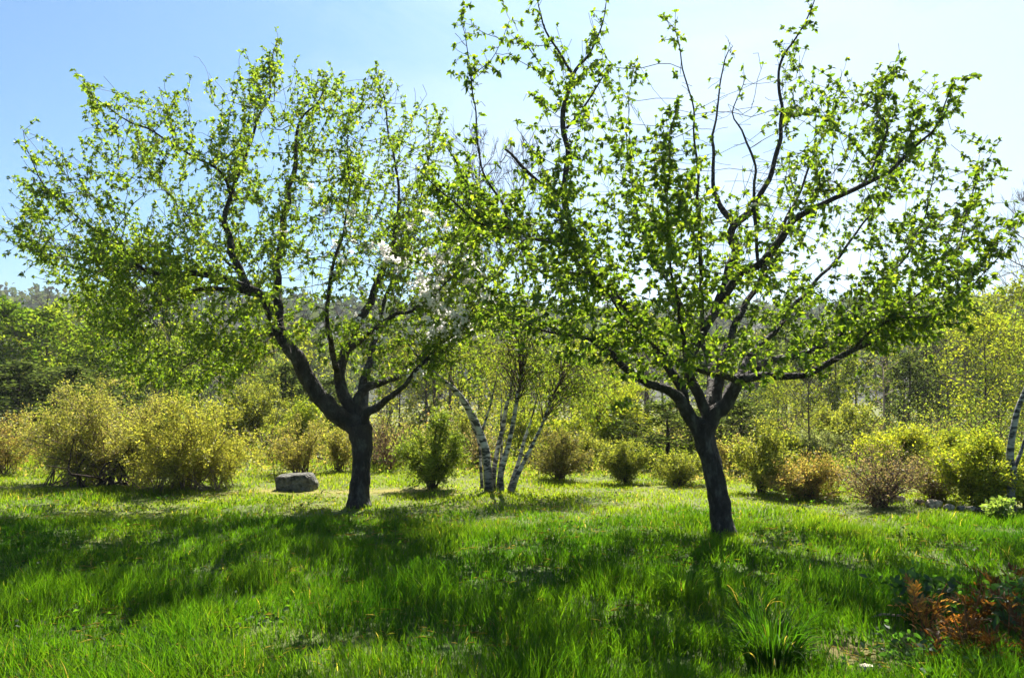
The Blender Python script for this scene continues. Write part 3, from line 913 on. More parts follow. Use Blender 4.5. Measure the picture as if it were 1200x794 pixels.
birch('single pale birch with black-scarred trunk at the far end of the stone row', 9.75, [
    [(1186, 606, 0, 17), (1185, 590, 0, 13.5), (1185, 572, 0, 12.5), (1188, 556, 0, 12.5), (1184, 538, 0, 12), (1185, 518, 0, 11.5), (1189, 496, 0, 10.5), (1194, 475, 0, 9.5), (1200, 461, 0, 9), (1212, 430, 0, 8), (1220, 380, 0, 7), (1224, 320, 0, 5), (1226, 250, 0, 2)],
    [(1187, 552, 0, 8), (1196, 530, .05, 7), (1204, 505, .1, 6), (1216, 470, .2, 5), (1235, 420, .3, 3), (1250, 360, .3, 1.5)],
], [(1235, 380, 60, 110, 0, .9, 34, 34, 0), (1260, 300, 50, 90, 0, .9, 18, 34, 0)], 73, YG, (5, 4, 2), .05, .8, .62)

# ------------------------------------------------------------------ boulder and stones
def stone_mesh(geo, size, seed, sub=4, blocky=0.55, rough=.08, col=(1, 1, 1), cuts=6):
    r = np.random.default_rng(seed)
    bm = bmesh.new()
    bmesh.ops.create_icosphere(bm, subdivisions=sub, radius=1)
    v = np.array([q.co[:] for q in bm.verts])
    f = np.array([[q.index for q in t.verts] for t in bm.faces])
    bm.free()
    pw = 1 - blocky
    v = np.sign(v) * np.abs(v) ** pw
    v = v / np.maximum(np.abs(v).max(1, keepdims=True), 1e-6) * (0.55 + .45 * np.abs(v).max(1, keepdims=True)) if blocky > .6 else v
    for _ in range(cuts):
        nn = unit(r.normal(size=3)); lim = r.uniform(.72, .95)
        dd = v @ nn
        v = v - np.clip(dd - lim, 0, None)[:, None] * nn * .9
    v = v * (1 + rough * (fbm(v[:, 0] * 2.5 + v[:, 2] * 1.7, v[:, 1] * 2.5 - v[:, 2], seed, 4) - .5)[:, None] * 2)
    geo.add(v * np.asarray(size), f, col)


p = ground_at(349, 573)
bo = thing('boulder', 'blocky grey boulder with flat top lying on the worn strip of lawn', 'boulder', p - np.array([0, 0, .03]))
g = Geo()
bm = bmesh.new()
for c in [(-.27, -.20, -.03), (.25, -.22, -.03), (.30, .12, -.03), (-.25, .2, -.03), (-.315, -.17, .23), (-.30, .16, .25), (-.05, -.19, .245), (.17, -.18, .275),
          (.21, .1, .285), (.31, -.13, .13), (.315, .06, .14), (0, .2, .27), (.28, -.08, .20), (-.29, -.19, .10)]:
    bm.verts.new(c)
bmesh.ops.convex_hull(bm, input=bm.verts)
bmesh.ops.bevel(bm, geom=bm.edges[:], offset=.018, segments=2, affect='EDGES', profile=.6)
bmesh.ops.triangulate(bm, faces=bm.faces)
bmesh.ops.subdivide_edges(bm, edges=bm.edges, cuts=3, use_grid_fill=True)
bmesh.ops.triangulate(bm, faces=bm.faces)
bm.verts.ensure_lookup_table()
v = np.array([q.co[:] for q in bm.verts]); fb = np.array([[q.index for q in t.verts] for t in bm.faces]); bm.free()
v = v + unit(v - np.array([0, 0, .12])) * (.050 * (fbm(v[:, 0] * 9 + v[:, 2] * 7, v[:, 1] * 9 - v[:, 2] * 6, 3, 4) - .5))[:, None]
g.add(v, fb, (.42, .42, .39))
g.build('rock', M_ROCK, bo, smooth=True)

stones = [(1053, 588, 13, 'pale'), (1078, 590, 10, 'brown'), (1094, 594, 17, 'pale'), (1112, 597, 13, 'pale'), (1128, 598, 10, 'grey'),
          (1139, 599, 11, 'pale'), (1149, 600, 10, 'dark'), (1160, 602, 12, 'dark'), (1041, 590, 9, 'dark'), (1171, 604, 10, 'dark')]
slabels = ['pale squarish stone just right of the purple twiggy shrub, first large one in the row',
           'small brownish stone standing between two pale stones in the row',
           'largest flat pale stone in the middle of the stone row',
           'pale low stone directly right of the largest flat stone in the row',
           'small grey stone at the centre of the right half of the stone row',
           'pale pointed stone between grey and dark stones near the birch',
           'dark stone third from the birch trunk in the stone row',
           'wide dark stone second from the birch trunk in the stone row',
           'small dark stone under the purple shrub at the left end of the stone row',
           'dark stone touching the foot of the pale birch']
for (sx, sy, sw, kd_), lb in zip(stones, slabels):
    q = ground_at(sx, sy)
    w = 1.0 * sw / F * q[1]
    g = Geo()
    c = {'pale': (1.7, 1.5, 1.25), 'brown': (1.1, .8, .6), 'grey': (1, 1, 1), 'dark': (.4, .38, .34)}[kd_]
    stone_mesh(g, (w * .55, w * .45, w * .36), int(sx), 3, .4, .12, c, 7)
    g.v[0][:, 2] += w * .2
    s = g.build('stone', M_ROCK, smooth=True)
    s.location = [float(z) for z in q]
    s['label'] = lb; s['category'] = 'stone'; s['group'] = 'row of stones along the lawn edge'

# ------------------------------------------------------------------ shrubs
def shrub(name, label, px, py, wpx, hpx, cols, wts, seed, stems=16, twigs=9, nl=14, leafL=.04, twig_col=(.9, .8, .7), Y=None,
          dense_low=.15, upright=.5, depth=None, jit=.2, cat='shrub', group=None, spread=.12, thick=.009, lw=.5, low=2):
    r = np.random.default_rng(seed)
    if Y is None:
        base = ground_at(px, py)
    else:
        q = P(px, py, Y); base = np.array([q[0], Y, H(q[0], Y)])
    w = wpx / F * base[1] / 2 * 1.22
    top = P(px, py - hpx, base[1])[2] - base[2]
    dep = w * .9 if depth is None else depth
    root = thing(name, label, cat, base, group)
    twig_col = np.array(twig_col) * 1.3
    gt, gl = Geo(), Geo()
    for s in range(stems):
        a_ = r.uniform(0, 2 * math.pi); e_ = r.random() ** .8
        cs = math.sqrt(max(0, 1 - e_ ** 2.2))
        rr_ = r.uniform(.62, 1.0)
        tgt = np.array([math.cos(a_) * cs * w, math.sin(a_) * cs * dep, 0]) * rr_
        tgt[2] = top * np.clip((.30 + .68 * e_ - (.28 * r.random() if r.random() < dense_low else 0)) * (.86 + .16 * r.random()), .08, 1)
        st = np.array([np.clip(r.normal(), -1.3, 1.3) * w * spread, np.clip(r.normal(), -1.3, 1.3) * dep * spread, -.03])
        c = np.array([st[0] * .6 + tgt[0] * .25, st[1] * .6 + tgt[1] * .25, tgt[2] * (.35 + upright * .6)])
        n = 7
        pts = bez(st, c, tgt, n) + r.normal(size=(n, 3)) * .018 * np.linspace(0, 1, n)[:, None] * max(top, .5)
        tube(gt, pts, np.linspace(thick, .003, n) * r.uniform(.7, 1.4), 4, twig_col, cap=False)
        for k in range(twigs):
            i = r.integers(low, n)
            d = unit(unit(tgt - st) * .5 + r.normal(size=3) * .7 + np.array([0, 0, .35]))
            ln = r.uniform(.12, .32) * min(w + top, 2.2) * .5
            e = pts[i] + d * ln
            pt = bez(pts[i], pts[i] + d * ln * .5 + r.normal(size=3) * ln * .12, e, 3)
            tube(gt, pt, np.linspace(.0042, .0018, 3), 3, twig_col, cap=False)
            if nl:
                tt = r.random(int(nl * 3.0)) ** .7
                nq = len(tt)
                p0 = pts[i] + (e - pts[i]) * tt[:, None] + r.normal(size=(nq, 3)) * .035
                p0[:, 2] = np.maximum(p0[:, 2], .03)
                L = leafL * r.uniform(.6, 1.35, nq)
                leaves(gl, p0, d + r.normal(size=(nq, 3)) * .9, L, L * lw, mixcol(nq, cols, wts, jit, r), .2, .1, False, r)
    gt.build('twigs', M_TWIG, root, smooth=True, kind='stuff')
    if gl.n:
        gl.build('foliage', M_SHRUB, root, kind='stuff')
    return root


OCH = [(0.26, 0.225, 0.055), (0.20, 0.19, 0.045), (0.28, 0.21, 0.09), (0.14, 0.145, 0.035)]
OLV = [(0.17, 0.19, 0.032), (0.24, 0.235, 0.042), (0.11, 0.13, 0.025)]
LIM = [(0.22, 0.25, 0.022), (0.30, 0.29, 0.03), (0.13, 0.17, 0.02)]
ORG = [(0.27, 0.20, 0.06), (0.22, 0.20, 0.05), (0.29, 0.18, 0.08), (0.15, 0.155, 0.035)]
PNK = [(0.24, 0.16, 0.11), (0.17, 0.13, 0.08), (0.13, 0.13, 0.05)]
GRN = [(0.12, 0.165, 0.024), (0.17, 0.20, 0.03), (0.075, 0.11, 0.018)]

big = shrub('azalea_shrub', 'wide dome of ochre shrub with contorted dark bare branches showing low down', 122, 567, 185, 120, [(0.26, 0.24, 0.065), (0.23, 0.225, 0.05), (0.29, 0.23, 0.11), (0.17, 0.18, 0.045)], (4, 5, 2, 2), 201, 80, 12, 15, .036, (1.3, 1.05, 1.0), thick=.010, dense_low=.6, depth=.85, spread=.4)
# contorted bare branches of that shrub
gk = Geo(); rk = np.random.default_rng(8)
for k in range(13):
    a = rk.uniform(-1.2, 1.2); st = np.array([.15 + rk.normal() * .12, -.25 + rk.normal() * .12, 0])
    pts = [st]; d = unit(np.array([math.sin(a), -.2 + rk.normal() * .25, .9]))
    for s in range(11):
        d = unit(d + rk.normal(size=3) * .42 + np.array([.08 * math.sin(a), -.02, .0]))
        d[2] = max(d[2], .22); pts.append(pts[-1] + d * .115)
    tube(gk, np.array(pts), np.linspace(.020, .005, 12), 6, (.6, .5, .5))
gk.build('branches', M_TWIG, big, smooth=True, kind='stuff')
shrub('spicebush', 'leafy yellow-green rounded shrub leaning against the ochre dome shrub', 222, 573, 128, 108, [(0.26, 0.25, 0.045), (0.20, 0.205, 0.04), (0.30, 0.26, 0.06)], (4, 4, 2), 202, 60, 11, 17, .038, (1.2, 1.05, .9), depth=.8, dense_low=.6, spread=.4)
shrub('low_shrub', 'low orange-brown shrub at the left picture edge', 6, 556, 80, 66, ORG, (4, 3, 2, 2), 203, 22, 9, 14, .036, (.9, .7, .6))
shrub('low_shrub', 'ochre brush rising right behind the boulder', 352, 556, 80, 62, OCH, (4, 4, 2, 2), 204, 24, 9, 12, .035, (.9, .75, .65))
shrub('low_shrub', 'yellowish brush between the boulder and the left apple trunk', 396, 552, 60, 52, OCH, (4, 5, 1, 2), 205, 18, 9, 12, .035, (.9, .75, .65))
shrub('twiggy_shrub', 'pinkish twiggy shrub just right of the left apple trunk', 455, 552, 58, 66, PNK, (2, 2, 1), 206, 26, 8, 3, .03, (1.5, 1.05, .95))
shrub('olive_shrub', 'upright green shrub with short dark stem left of the birch clump', 506, 573, 74, 84, GRN, (4, 4, 3), 207, 26, 10, 16, .042, (.6, .55, .45), spread=.06, upright=.35, thick=.012)
shrub('round_shrub', 'rounded brownish-green shrub directly right of the birch clump', 656, 562, 72, 52, [(0.13, 0.12, 0.035), (0.17, 0.14, 0.05), (0.09, 0.10, 0.025)], (4, 3, 2), 208, 32, 9, 12, .034, (.7, .6, .55), spread=.1)
shrub('round_shrub', 'small round olive shrub on short dark stem, halfway between birches and right apple trunk', 735, 567, 56, 52, OLV, (4, 4, 3), 209, 24, 10, 15, .036, (.5, .45, .4), spread=.05, upright=.3)
shrub('hedge_shrub', 'low yellowish brush hedge left of the right apple trunk', 795, 568, 70, 36, OLV, (4, 3, 3), 210, 22, 9, 12, .036, (.8, .7, .6))
shrub('young_tree', 'small olive tree-like shrub with forked dark stem right of the right apple trunk', 893, 577, 66, 82, OLV, (4, 5, 2), 211, 20, 10, 16, .042, (.45, .4, .35), spread=.05, upright=.3, thick=.013)
shrub('low_shrub', 'dense low orange-tipped mound shrub', 945, 583, 86, 44, ORG, (5, 4, 3, 2), 212, 40, 9, 14, .032, (.8, .65, .55), dense_low=.3)
shrub('twiggy_shrub', 'purple-brown twiggy shrub, mostly bare, left of the stone row', 1032, 593, 92, 66, PNK, (2, 3, 2), 213, 60, 10, 3, .03, (.85, .55, .64), upright=.25, spread=.1)
shrub('twiggy_shrub', 'lower purplish and green twiggy brush behind the stone row', 1098, 586, 80, 54, [(0.16, 0.12, 0.06), (0.15, 0.16, 0.03)], (1, 1), 214, 40, 9, 6, .032, (1.2, .85, .85))
shrub('leafy_shrub', 'bright yellow-green shrub beside the pale single birch', 1150, 594, 76, 86, LIM, (4, 3, 3), 215, 30, 11, 18, .04, (.7, .6, .5), upright=.6)
shrub('leafy_shrub', 'yellow-green sprouts at the right picture edge behind the single birch', 1205, 596, 50, 70, LIM, (3, 2, 4), 216, 18, 9, 16, .04, (.7, .6, .5))
shrub('leafy_sprout', 'small light green seedling at the foot of the pale single birch', 1169, 608, 26, 26, [(0.2, 0.26, 0.06), (0.13, 0.19, 0.04)], (1, 1), 217, 7, 4, 8, .06, (.7, .6, .5), spread=.2)
shrub('forsythia', 'bright yellow tall shrub behind the purple twiggy shrub', 1060, 560, 96, 56, LIM, (3, 5, 1), 218, 34, 10, 16, .05, (.7, .6, .4), Y=14.5, upright=.8)
shrub('forsythia', 'yellow shrub filling the gap behind the low purplish brush', 1115, 560, 90, 50, LIM, (4, 2, 3), 219, 26, 10, 15, .05, (.7, .6, .4), Y=15.0, upright=.8)
shrub('willow_shrub', 'tall feathery bright yellow-green willow behind the small round olive shrub', 720, 525, 105, 75, LIM, (5, 3, 2), 220, 44, 12, 20, .055, (.9, .85, .4), Y=18.5, upright=.9)
shrub('willow_shrub', 'bright yellow-green brush seen between the birch stems', 620, 530, 90, 62, LIM, (4, 2, 4), 221, 30, 10, 15, .055, (.9, .8, .5), Y=18.0, upright=.8)
shrub('twiggy_shrub', 'dark brown twiggy bush behind the birch clump', 562, 548, 56, 44, PNK, (1, 1, 2), 222, 26, 8, 4, .04, (.6, .45, .4), Y=15.0)
shrub('willow_shrub', 'lime green brush left of the left apple trunk, behind the ochre brush', 350, 530, 60, 60, LIM, (4, 1, 4), 223, 26, 10, 15, .05, (.8, .75, .4), Y=17.5, upright=.9)
shrub('willow_shrub', 'tall pale yellow-green brush behind the leafy yellow shrub', 290, 525, 100, 78, OLV, (3, 4, 2), 224, 34, 10, 15, .055, (.9, .8, .55), Y=19, upright=.9)
shrub('willow_shrub', 'yellowish thicket right of the small olive tree', 985, 545, 110, 70, OLV, (3, 4, 2), 225, 34, 10, 14, .055, (.9, .8, .6), Y=18, upright=.8)
shrub('grey_brush', 'pale grey-green brush behind the orange-tipped mound', 960, 560, 80, 50, [(0.17, 0.18, 0.09), (0.13, 0.15, 0.06)], (1, 1), 226, 26, 9, 10, .045, (1.3, 1.2, 1.05), Y=15.5, upright=.8)
shrub('low_shrub', 'golden brush right behind the right apple trunk', 862, 565, 50, 50, OCH, (4, 3, 3, 1), 227, 20, 9, 12, .04, (.8, .65, .5), Y=14.2)
shrub('low_shrub', 'rusty low brush in front of the small olive tree thicket', 918, 560, 60, 50, LIM, (2, 3, 4), 228, 20, 9, 14, .045, (.8, .65, .5), Y=15.5)
shrub('green_brush', 'pale green brush behind the upright green shrub', 540, 545, 60, 60, OLV, (3, 4, 2), 229, 24, 9, 14, .045, (.8, .7, .5), Y=16, upright=.8)
shrub('hedge_shrub', 'low brownish brush between the round shrubs', 690, 552, 60, 40, OLV, (2, 4, 3), 230, 22, 9, 12, .04, (.9, .75, .65), Y=15)

# undergrowth: weeds and sprigs on the rough ground past the lawn
ru = np.random.default_rng(88)
gu = Geo()
n = 15000
uy = 12.6 + 24 * ru.random(n) ** 1.6
ux = ru.uniform(-1, 1, n) * (uy * .8 + 1)
kp = (uy > 13.0 - .13 * np.clip(ux, -2, 6) + .5 * fbm(ux, uy, 61)) & (fbm(ux * .8, uy * .8, 62) > .36)
ux, uy = ux[kp], uy[kp]
n = len(ux)
hz = (0.08 + .35 * ru.random(n) ** 2) * (1 + (uy - 12) * .06)
rep = np.repeat(np.arange(n), 5)
m = len(rep)
pp = np.stack([ux[rep] + ru.normal(size=m) * .07, uy[rep] + ru.normal(size=m) * .07, H(ux, uy)[rep] + hz[rep] * ru.random(m)], -1)
tn = fbm(ux * .35, uy * .35, 63)[rep][:, None]
ca = mixcol(m, [(0.12, 0.17, 0.02), (0.09, 0.12, 0.02)], (2, 1), .2, ru)
cb = mixcol(m, [(0.26, 0.20, 0.07), (0.17, 0.16, 0.04), (0.2, 0.13, 0.06)], (3, 3, 1), .2, ru)
cc = np.where(ru.random((m, 1)) < np.clip((tn - .3) * 3, .1, .9), ca, cb)
Lu = (.05 + .004 * (uy[rep] - 12)) * ru.uniform(.6, 1.5, m)
leaves(gu, pp, ru.normal(size=(m, 3)) + np.array([0, 0, .7]), Lu, Lu * .45, cc, .2, .1, False, ru)
gu.build('undergrowth', M_SHRUB, kind='stuff')

# brush thicket between the single shrubs and the wood: reads as one mass
def brush(geo_t, geo_l, x, y, w, h, cols, wts, r, ntw, nl, lL, twc):
    z = float(H(x, y))
    for k in range(ntw):
        a_, e_ = r.uniform(0, 6.28), r.random() ** .8
        cs = math.sqrt(max(0, 1 - e_ ** 2.2)) * r.uniform(.4, 1)
        e = np.array([x + math.cos(a_) * cs * w, y + math.sin(a_) * cs * w, z + h * (.25 + .75 * e_) * r.uniform(.8, 1)])
        st = np.array([x + r.normal() * w * .25, y + r.normal() * w * .25, z])
        pts = bez(st, np.array([(st[0] + e[0]) / 2, (st[1] + e[1]) / 2, z + (e[2] - z) * .7]), e, 4)
        tube(geo_t, pts, np.linspace(.014, .005, 4), 3, twc, cap=False)
        n_ = r.poisson(nl)
        if n_:
            p0 = pts[r.integers(1, 4, n_)] + r.normal(size=(n_, 3)) * .16 * max(w, .6)
            p0[:, 2] = np.maximum(p0[:, 2], z + .03)
            L = lL * r.uniform(.6, 1.35, n_)
            leaves(geo_l, p0, r.normal(size=(n_, 3)) + np.array([0, 0, .5]), L, L * .55, mixcol(n_, cols, wts, .2, r), .2, .1, False, r)


rt_ = np.random.default_rng(505)
gbt, gbl = Geo(), Geo()
pal = [(OCH, (4, 4, 2, 2), (.9, .75, .65), 22), (OLV, (4, 4, 3), (.8, .7, .6), 26), (LIM, (4, 3, 3), (.9, .8, .5), 26), (GRN, (4, 4, 3), (.6, .55, .45), 26), (PNK, (2, 2, 2), (1.3, .95, .9), 7),
       (ORG, (4, 3, 2, 2), (.9, .7, .6), 22), (OLV, (2, 4, 3), (1.2, 1.1, 1.0), 10)]
for k in range(330):
    y = 15.2 + 34 * rt_.random() ** 1.25
    x = rt_.uniform(-1, 1) * (y * .74 + 2)
    top_row = rt_.uniform(455, 520) + 18 * (fbm(x * .2, y * .2, 71) - .5)
    h = min(float(P(600, top_row, y)[2] - H(x, y)), 3.6)
    if h < .35:
        continue
    q_ = pal[rt_.choice(7, p=np.array([3, 4, 2.2, 3.4, 3, .5, 3]) / 19.1)]
    brush(gbt, gbl, x, y, rt_.uniform(.5, 1.2) * (1 + (y - 15) * .03), h, q_[0], q_[1], rt_, 19, q_[3], .05 + .0022 * (y - 15), q_[2])
thk = thing('thicket', 'mixed spring brush and low thicket filling the rough ground past the lawn', 'thicket', (0, 0, 0))
thk['kind'] = 'stuff'
gbt.build('twigs', M_TWIG, thk, kind='stuff')
gbl.build('foliage', M_SHRUB, thk, kind='stuff')

# ------------------------------------------------------------------ background trees
def make_tree_geo(h, w, seed, leafy=1.0, cols=None, wts=None, leafL=.22, trunk_r=.11, crown_lo=.3, limbs=22, twigs=7, nl=9, conifer=False, twig_c=(.8, .75, .7), dens_r=.35, subs=4):
    r = np.random.default_rng(seed)
    gt, gw, gl = Geo(), Geo(), Geo()
    n = 14
    z = np.linspace(-.2, h * .97, n)
    tr = np.stack([np.cumsum(r.normal(size=n)) * .02 * h / 8, np.cumsum(r.normal(size=n)) * .02 * h / 8, z], -1)
    tube(gt, tr, np.linspace(trunk_r, trunk_r * .12, n), 7, twig_c, gnarl=.1)
    for k in range(limbs):
        f = crown_lo + (1 - crown_lo) * (k + r.random()) / limbs
        i = f * (n - 1); i0 = min(int(i), n - 2)
        st = tr[i0] + (tr[i0 + 1] - tr[i0]) * (i - i0)
        a = k * 2.4 + r.normal() * .4
        s = (f - crown_lo) / (1 - crown_lo)
        prof = (1 - s) ** .8 * .95 + .08 if conifer else (.45 + 1.1 * s * (1 - s) * 2 - .35 * s * s)
        ln = w * .5 * prof * r.uniform(.75, 1.15)
        rise = -.12 * ln if conifer else ln * r.uniform(.35, 1.0)
        e = st + np.array([math.cos(a) * ln, math.sin(a) * ln, rise])
        c = (st + e) / 2 + np.array([0, 0, ln * (.12 if conifer else -.08)]) + r.normal(size=3) * .05 * ln
        pts = bez(st, c, e, 7)
        tube(gw, pts, np.linspace(trunk_r * .34 * (1 - .6 * s), .012, 7), 4, twig_c, cap=False)
        for q in range(twigs):
            j = r.integers(2, 7)
            d = unit(unit(e - st) * .6 + r.normal(size=3) * .6 + np.array([0, 0, .0 if conifer else .4]))
            l2 = ln * r.uniform(.25, .55)
            e2 = pts[j] + d * l2
            tube(gw, bez(pts[j], (pts[j] + e2) / 2 + r.normal(size=3) * .08 * l2, e2, 4), np.linspace(.014, .006, 4), 3, twig_c, cap=False)
            if not leafy:
                for z3 in range(subs):
                    e3 = e2 + unit(d + r.normal(size=3) * .6 + np.array([0, 0, .3])) * l2 * r.uniform(.4, .8)
                    s3 = pts[j] + (e2 - pts[j]) * r.uniform(.4, 1)
                    tube(gw, np.array([s3, (s3 + e3) / 2 + r.normal(size=3) * .03, e3]), np.array([.008, .006, .004]), 3, twig_c, cap=False)
            m = r.poisson(nl * leafy)
            if m:
                p0 = pts[j] + (e2 - pts[j]) * r.random((m, 1)) ** .6 + r.normal(size=(m, 3)) * dens_r * .5
                L = leafL * r.uniform(.55, 1.35, m)
                dd = r.normal(size=(m, 3)) + (np.array([0, 0, -.5]) if conifer else np.array([0, 0, .1]))
                leaves(gl, p0, dd, L, L * (.35 if conifer else .6), mixcol(m, cols, wts, .2, r), .2, .1, False, r)
    return gt, gw, gl


FARG = [(0.11, 0.145, 0.020), (0.155, 0.18, 0.026), (0.065, 0.095, 0.016)]
FARY = [(0.165, 0.175, 0.026), (0.13, 0.145, 0.024), (0.20, 0.175, 0.045)]
PINE = [(0.045, 0.062, 0.022), (0.065, 0.08, 0.028), (0.035, 0.05, 0.02)]
protos = {}


def proto(kind):
    """meshes of one kind of tree, made once: (trunk, twigs, crown or None)"""
    if kind not in protos:
        k, s = kind.split('_')
        s = int(s)
        if k == 'green':
            g = make_tree_geo(8, 5.4, 300 + s, 1, FARG, (4, 4, 2), .23, .10, .05, 34, 8, 20)
        elif k == 'yellow':
            g = make_tree_geo(8, 5.6, 320 + s, 1, FARY, (4, 4, 1), .15, .09, .05, 38, 9, 19)
        elif k == 'bare':
            g = make_tree_geo(9, 4.4, 340 + s, 0, None, None, .1, .13, .3, 26, 8, 0, twig_c=(.9, .82, .78))
        elif k == 'pine':
            g = make_tree_geo(8, 5.0, 360 + s, 1, PINE, (3, 2, 2), .23, .14, .05, 34, 8, 17, twig_c=(.5, .45, .4))
        else:
            g = make_tree_geo(8, 2.8, 380 + s, .25, FARY, (2, 2, 1), .14, .09, .35, 16, 6, 7, twig_c=(3.6, 3.3, 3.0))
        protos[kind] = (g, [q.mesh(nm, mt, sm) if q.n else None for q, nm, mt, sm in zip(g, ('trunk', 'twigs', 'crown'), (M_TWIG, M_TWIG, M_FAR), (True, True, False))])
    return protos[kind]


mass = [make_tree_geo(8, 5.6, 601, 1, FARG, (4, 4, 2), .32, .10, .08, 14, 4, 15), make_tree_geo(8, 5.6, 602, 1, FARY, (4, 4, 1), .29, .10, .05, 14, 4, 15),
        make_tree_geo(9, 4.4, 603, 0, None, None, .1, .12, .3, 11, 3, 0, twig_c=(.5, .45, .42), subs=2), make_tree_geo(9, 5, 604, 0, None, None, .1, .12, .25, 11, 3, 0, twig_c=(.42, .39, .38), subs=2),
        make_tree_geo(8, 5, 605, 1, PINE, (3, 2, 2), .34, .12, .05, 14, 4, 17)]


def place_tree(kind, name, label, px, top_py, Y, wscale=1.0, tint=(1, 1, 1), rot=None, group='trees at the edge of the wood', base_h=None):
    g, me = proto(kind)
    q = P(px, top_py, Y)
    z0 = float(H(q[0], Y))
    h0 = {'bare': 9}.get(kind.split('_')[0], 8)
    sc = (q[2] - z0) / h0
    root = thing(name, label, 'tree', (q[0], Y, z0), group)
    root.rotation_euler = (0, 0, random.uniform(0, 6.28) if rot is None else rot)
    root.scale = (sc * wscale, sc * wscale, sc)
    for nm, m in zip(('trunk', 'twigs', 'crown'), me):
        if m is None:
            continue
        o = bpy.data.objects.new(nm, m); COL.objects.link(o); o.parent = root
        if nm != 'trunk':
            o['kind'] = 'stuff'
        if nm == 'crown':
            o.color = (*tint, 1)
    return root


T = place_tree
# left wood
T('green_0', 'leafy_tree', 'broad mid-green tree at the left picture edge above the orange-brown shrub', -8, 352, 34, 1.3, (.62, .78, .6))
T('green_1', 'leafy_tree', 'fresh yellow-green tree over the left end of the ochre dome shrub', 60, 365, 36, 1.2, (.95, 1.0, .8))
T('green_2', 'leafy_tree', 'darker green tree with dark stem standing above the ochre dome shrub', 122, 378, 34, 1.2, (.7, .8, .65))
T('green_0', 'leafy_tree', 'thin pale green tree behind the drooping left end of the left apple crown', 185, 392, 36, 1.1, (.9, .95, .8))
T('pine_0', 'evergreen_tree', 'added dark evergreen standing in for wood shade behind the left edge of the ochre dome shrub', 20, 425, 24, 2.6)  # dark tree added to darken the interior of the left wood
T('pine_1', 'evergreen_tree', 'added dark evergreen standing in for wood shade right above the ochre dome shrub, left part', 85, 432, 25, 2.4)  # also added as a dark mass for the shaded wood interior
T('pine_0', 'evergreen_tree', 'dark evergreen seen just left of the left apple limb', 335, 428, 24, 1.6)
T('pine_1', 'evergreen_tree', 'small dark evergreen just behind the fork of the left apple trunk', 385, 445, 24, 1.8)
T('pale_0', 'birch_tree', 'distant pale birch stem left of the left apple limb', 262, 380, 34, .8)
T('yellow_0', 'leafy_tree', 'yellow-green tree behind the lower limb of the left apple tree', 300, 405, 38, 1.0)
T('bare_0', 'bare_tree', 'grey bare tree behind the shaded left apple limb', 225, 370, 55, 1.0)
# middle
T('yellow_1', 'leafy_tree', 'yellow-green tree behind the right side of the left apple crown', 470, 395, 36, 1.0)
T('bare_1', 'bare_tree', 'brownish bare tree behind the upright green shrub', 500, 410, 34, 1.2)
T('bare_2', 'bare_tree', 'tall thin bare tree top faint against the sky between the apple trees', 562, 148, 52, .5)
T('bare_0', 'bare_tree', 'second thin bare top against the sky, right of the tall faint one', 612, 160, 55, .45)
T('yellow_2', 'leafy_tree', 'golden-green tree behind the crown of the birch clump', 600, 405, 34, 1.0)
T('yellow_0', 'leafy_tree', 'pale gold-green tree behind the left limb of the right apple tree', 690, 405, 33, 1.1, (1.1, 1.1, .8))
T('bare_1', 'bare_tree', 'greyish bare tree over the feathery yellow willow', 755, 385, 42, 1.0)
T('pine_1', 'evergreen_tree', 'dark spreading evergreen left of the right apple trunk', 782, 472, 15.4, 2.6)
T('pine_0', 'evergreen_tree', 'dark spreading evergreen right of the right apple trunk', 866, 470, 15.8, 2.6)
# right wood
T('yellow_1', 'leafy_tree', 'yellow-green tree behind the small olive tree', 912, 432, 28, 1.0, (1, 1.05, .9))
T('green_1', 'leafy_tree', 'olive green tree under the right apple tree\'s longest right limb', 975, 405, 36, 1.1, (1.05, 1, .9))
T('pale_1', 'dead_birch', 'pale leafless birch with thin white arching branches', 1033, 392, 26, 1.0)
T('pine_0', 'evergreen_tree', 'dark evergreen column right beside the pale leafless birch', 1063, 415, 27, 1.3)
T('bare_2', 'bare_tree', 'small dark-stemmed bare sapling above the orange-tipped mound shrub', 946, 425, 15.2, .8)
T('pine_1', 'evergreen_tree', 'added dark evergreen standing in for shade between the two bare trees at right', 1098, 428, 36, 1.2)  # dark tree added to deepen the shade in the right background
T('pine_0', 'evergreen_tree', 'added dark evergreen standing in for shade low behind the pale single birch', 1168, 440, 30, 1.0)  # second dark tree added for that background shade
T('bare_0', 'bare_tree', 'tall grey bare tree right of the dark evergreen column', 1085, 372, 36, 1.1)
T('bare_2', 'bare_tree', 'dark-stemmed bare tree between grey bare tree and the big yellow-green tree', 1108, 385, 32, 1.0)
T('yellow_2', 'leafy_tree', 'big yellow-green tree left of the pale single birch', 1150, 372, 26, 1.15, (1.1, 1.15, .8))
T('yellow_0', 'leafy_tree', 'tall olive-yellow tree behind the pale single birch at the right picture edge', 1198, 338, 34, 1.1, (.9, .95, .8))
T('bare_1', 'bare_tree', 'faint tall bare tree against the sky at the right picture edge', 1202, 215, 62, .5)
T('green_2', 'leafy_tree', 'green tree rising behind the right end of the right apple crown', 1130, 350, 48, 1.1, (1, 1, .95))

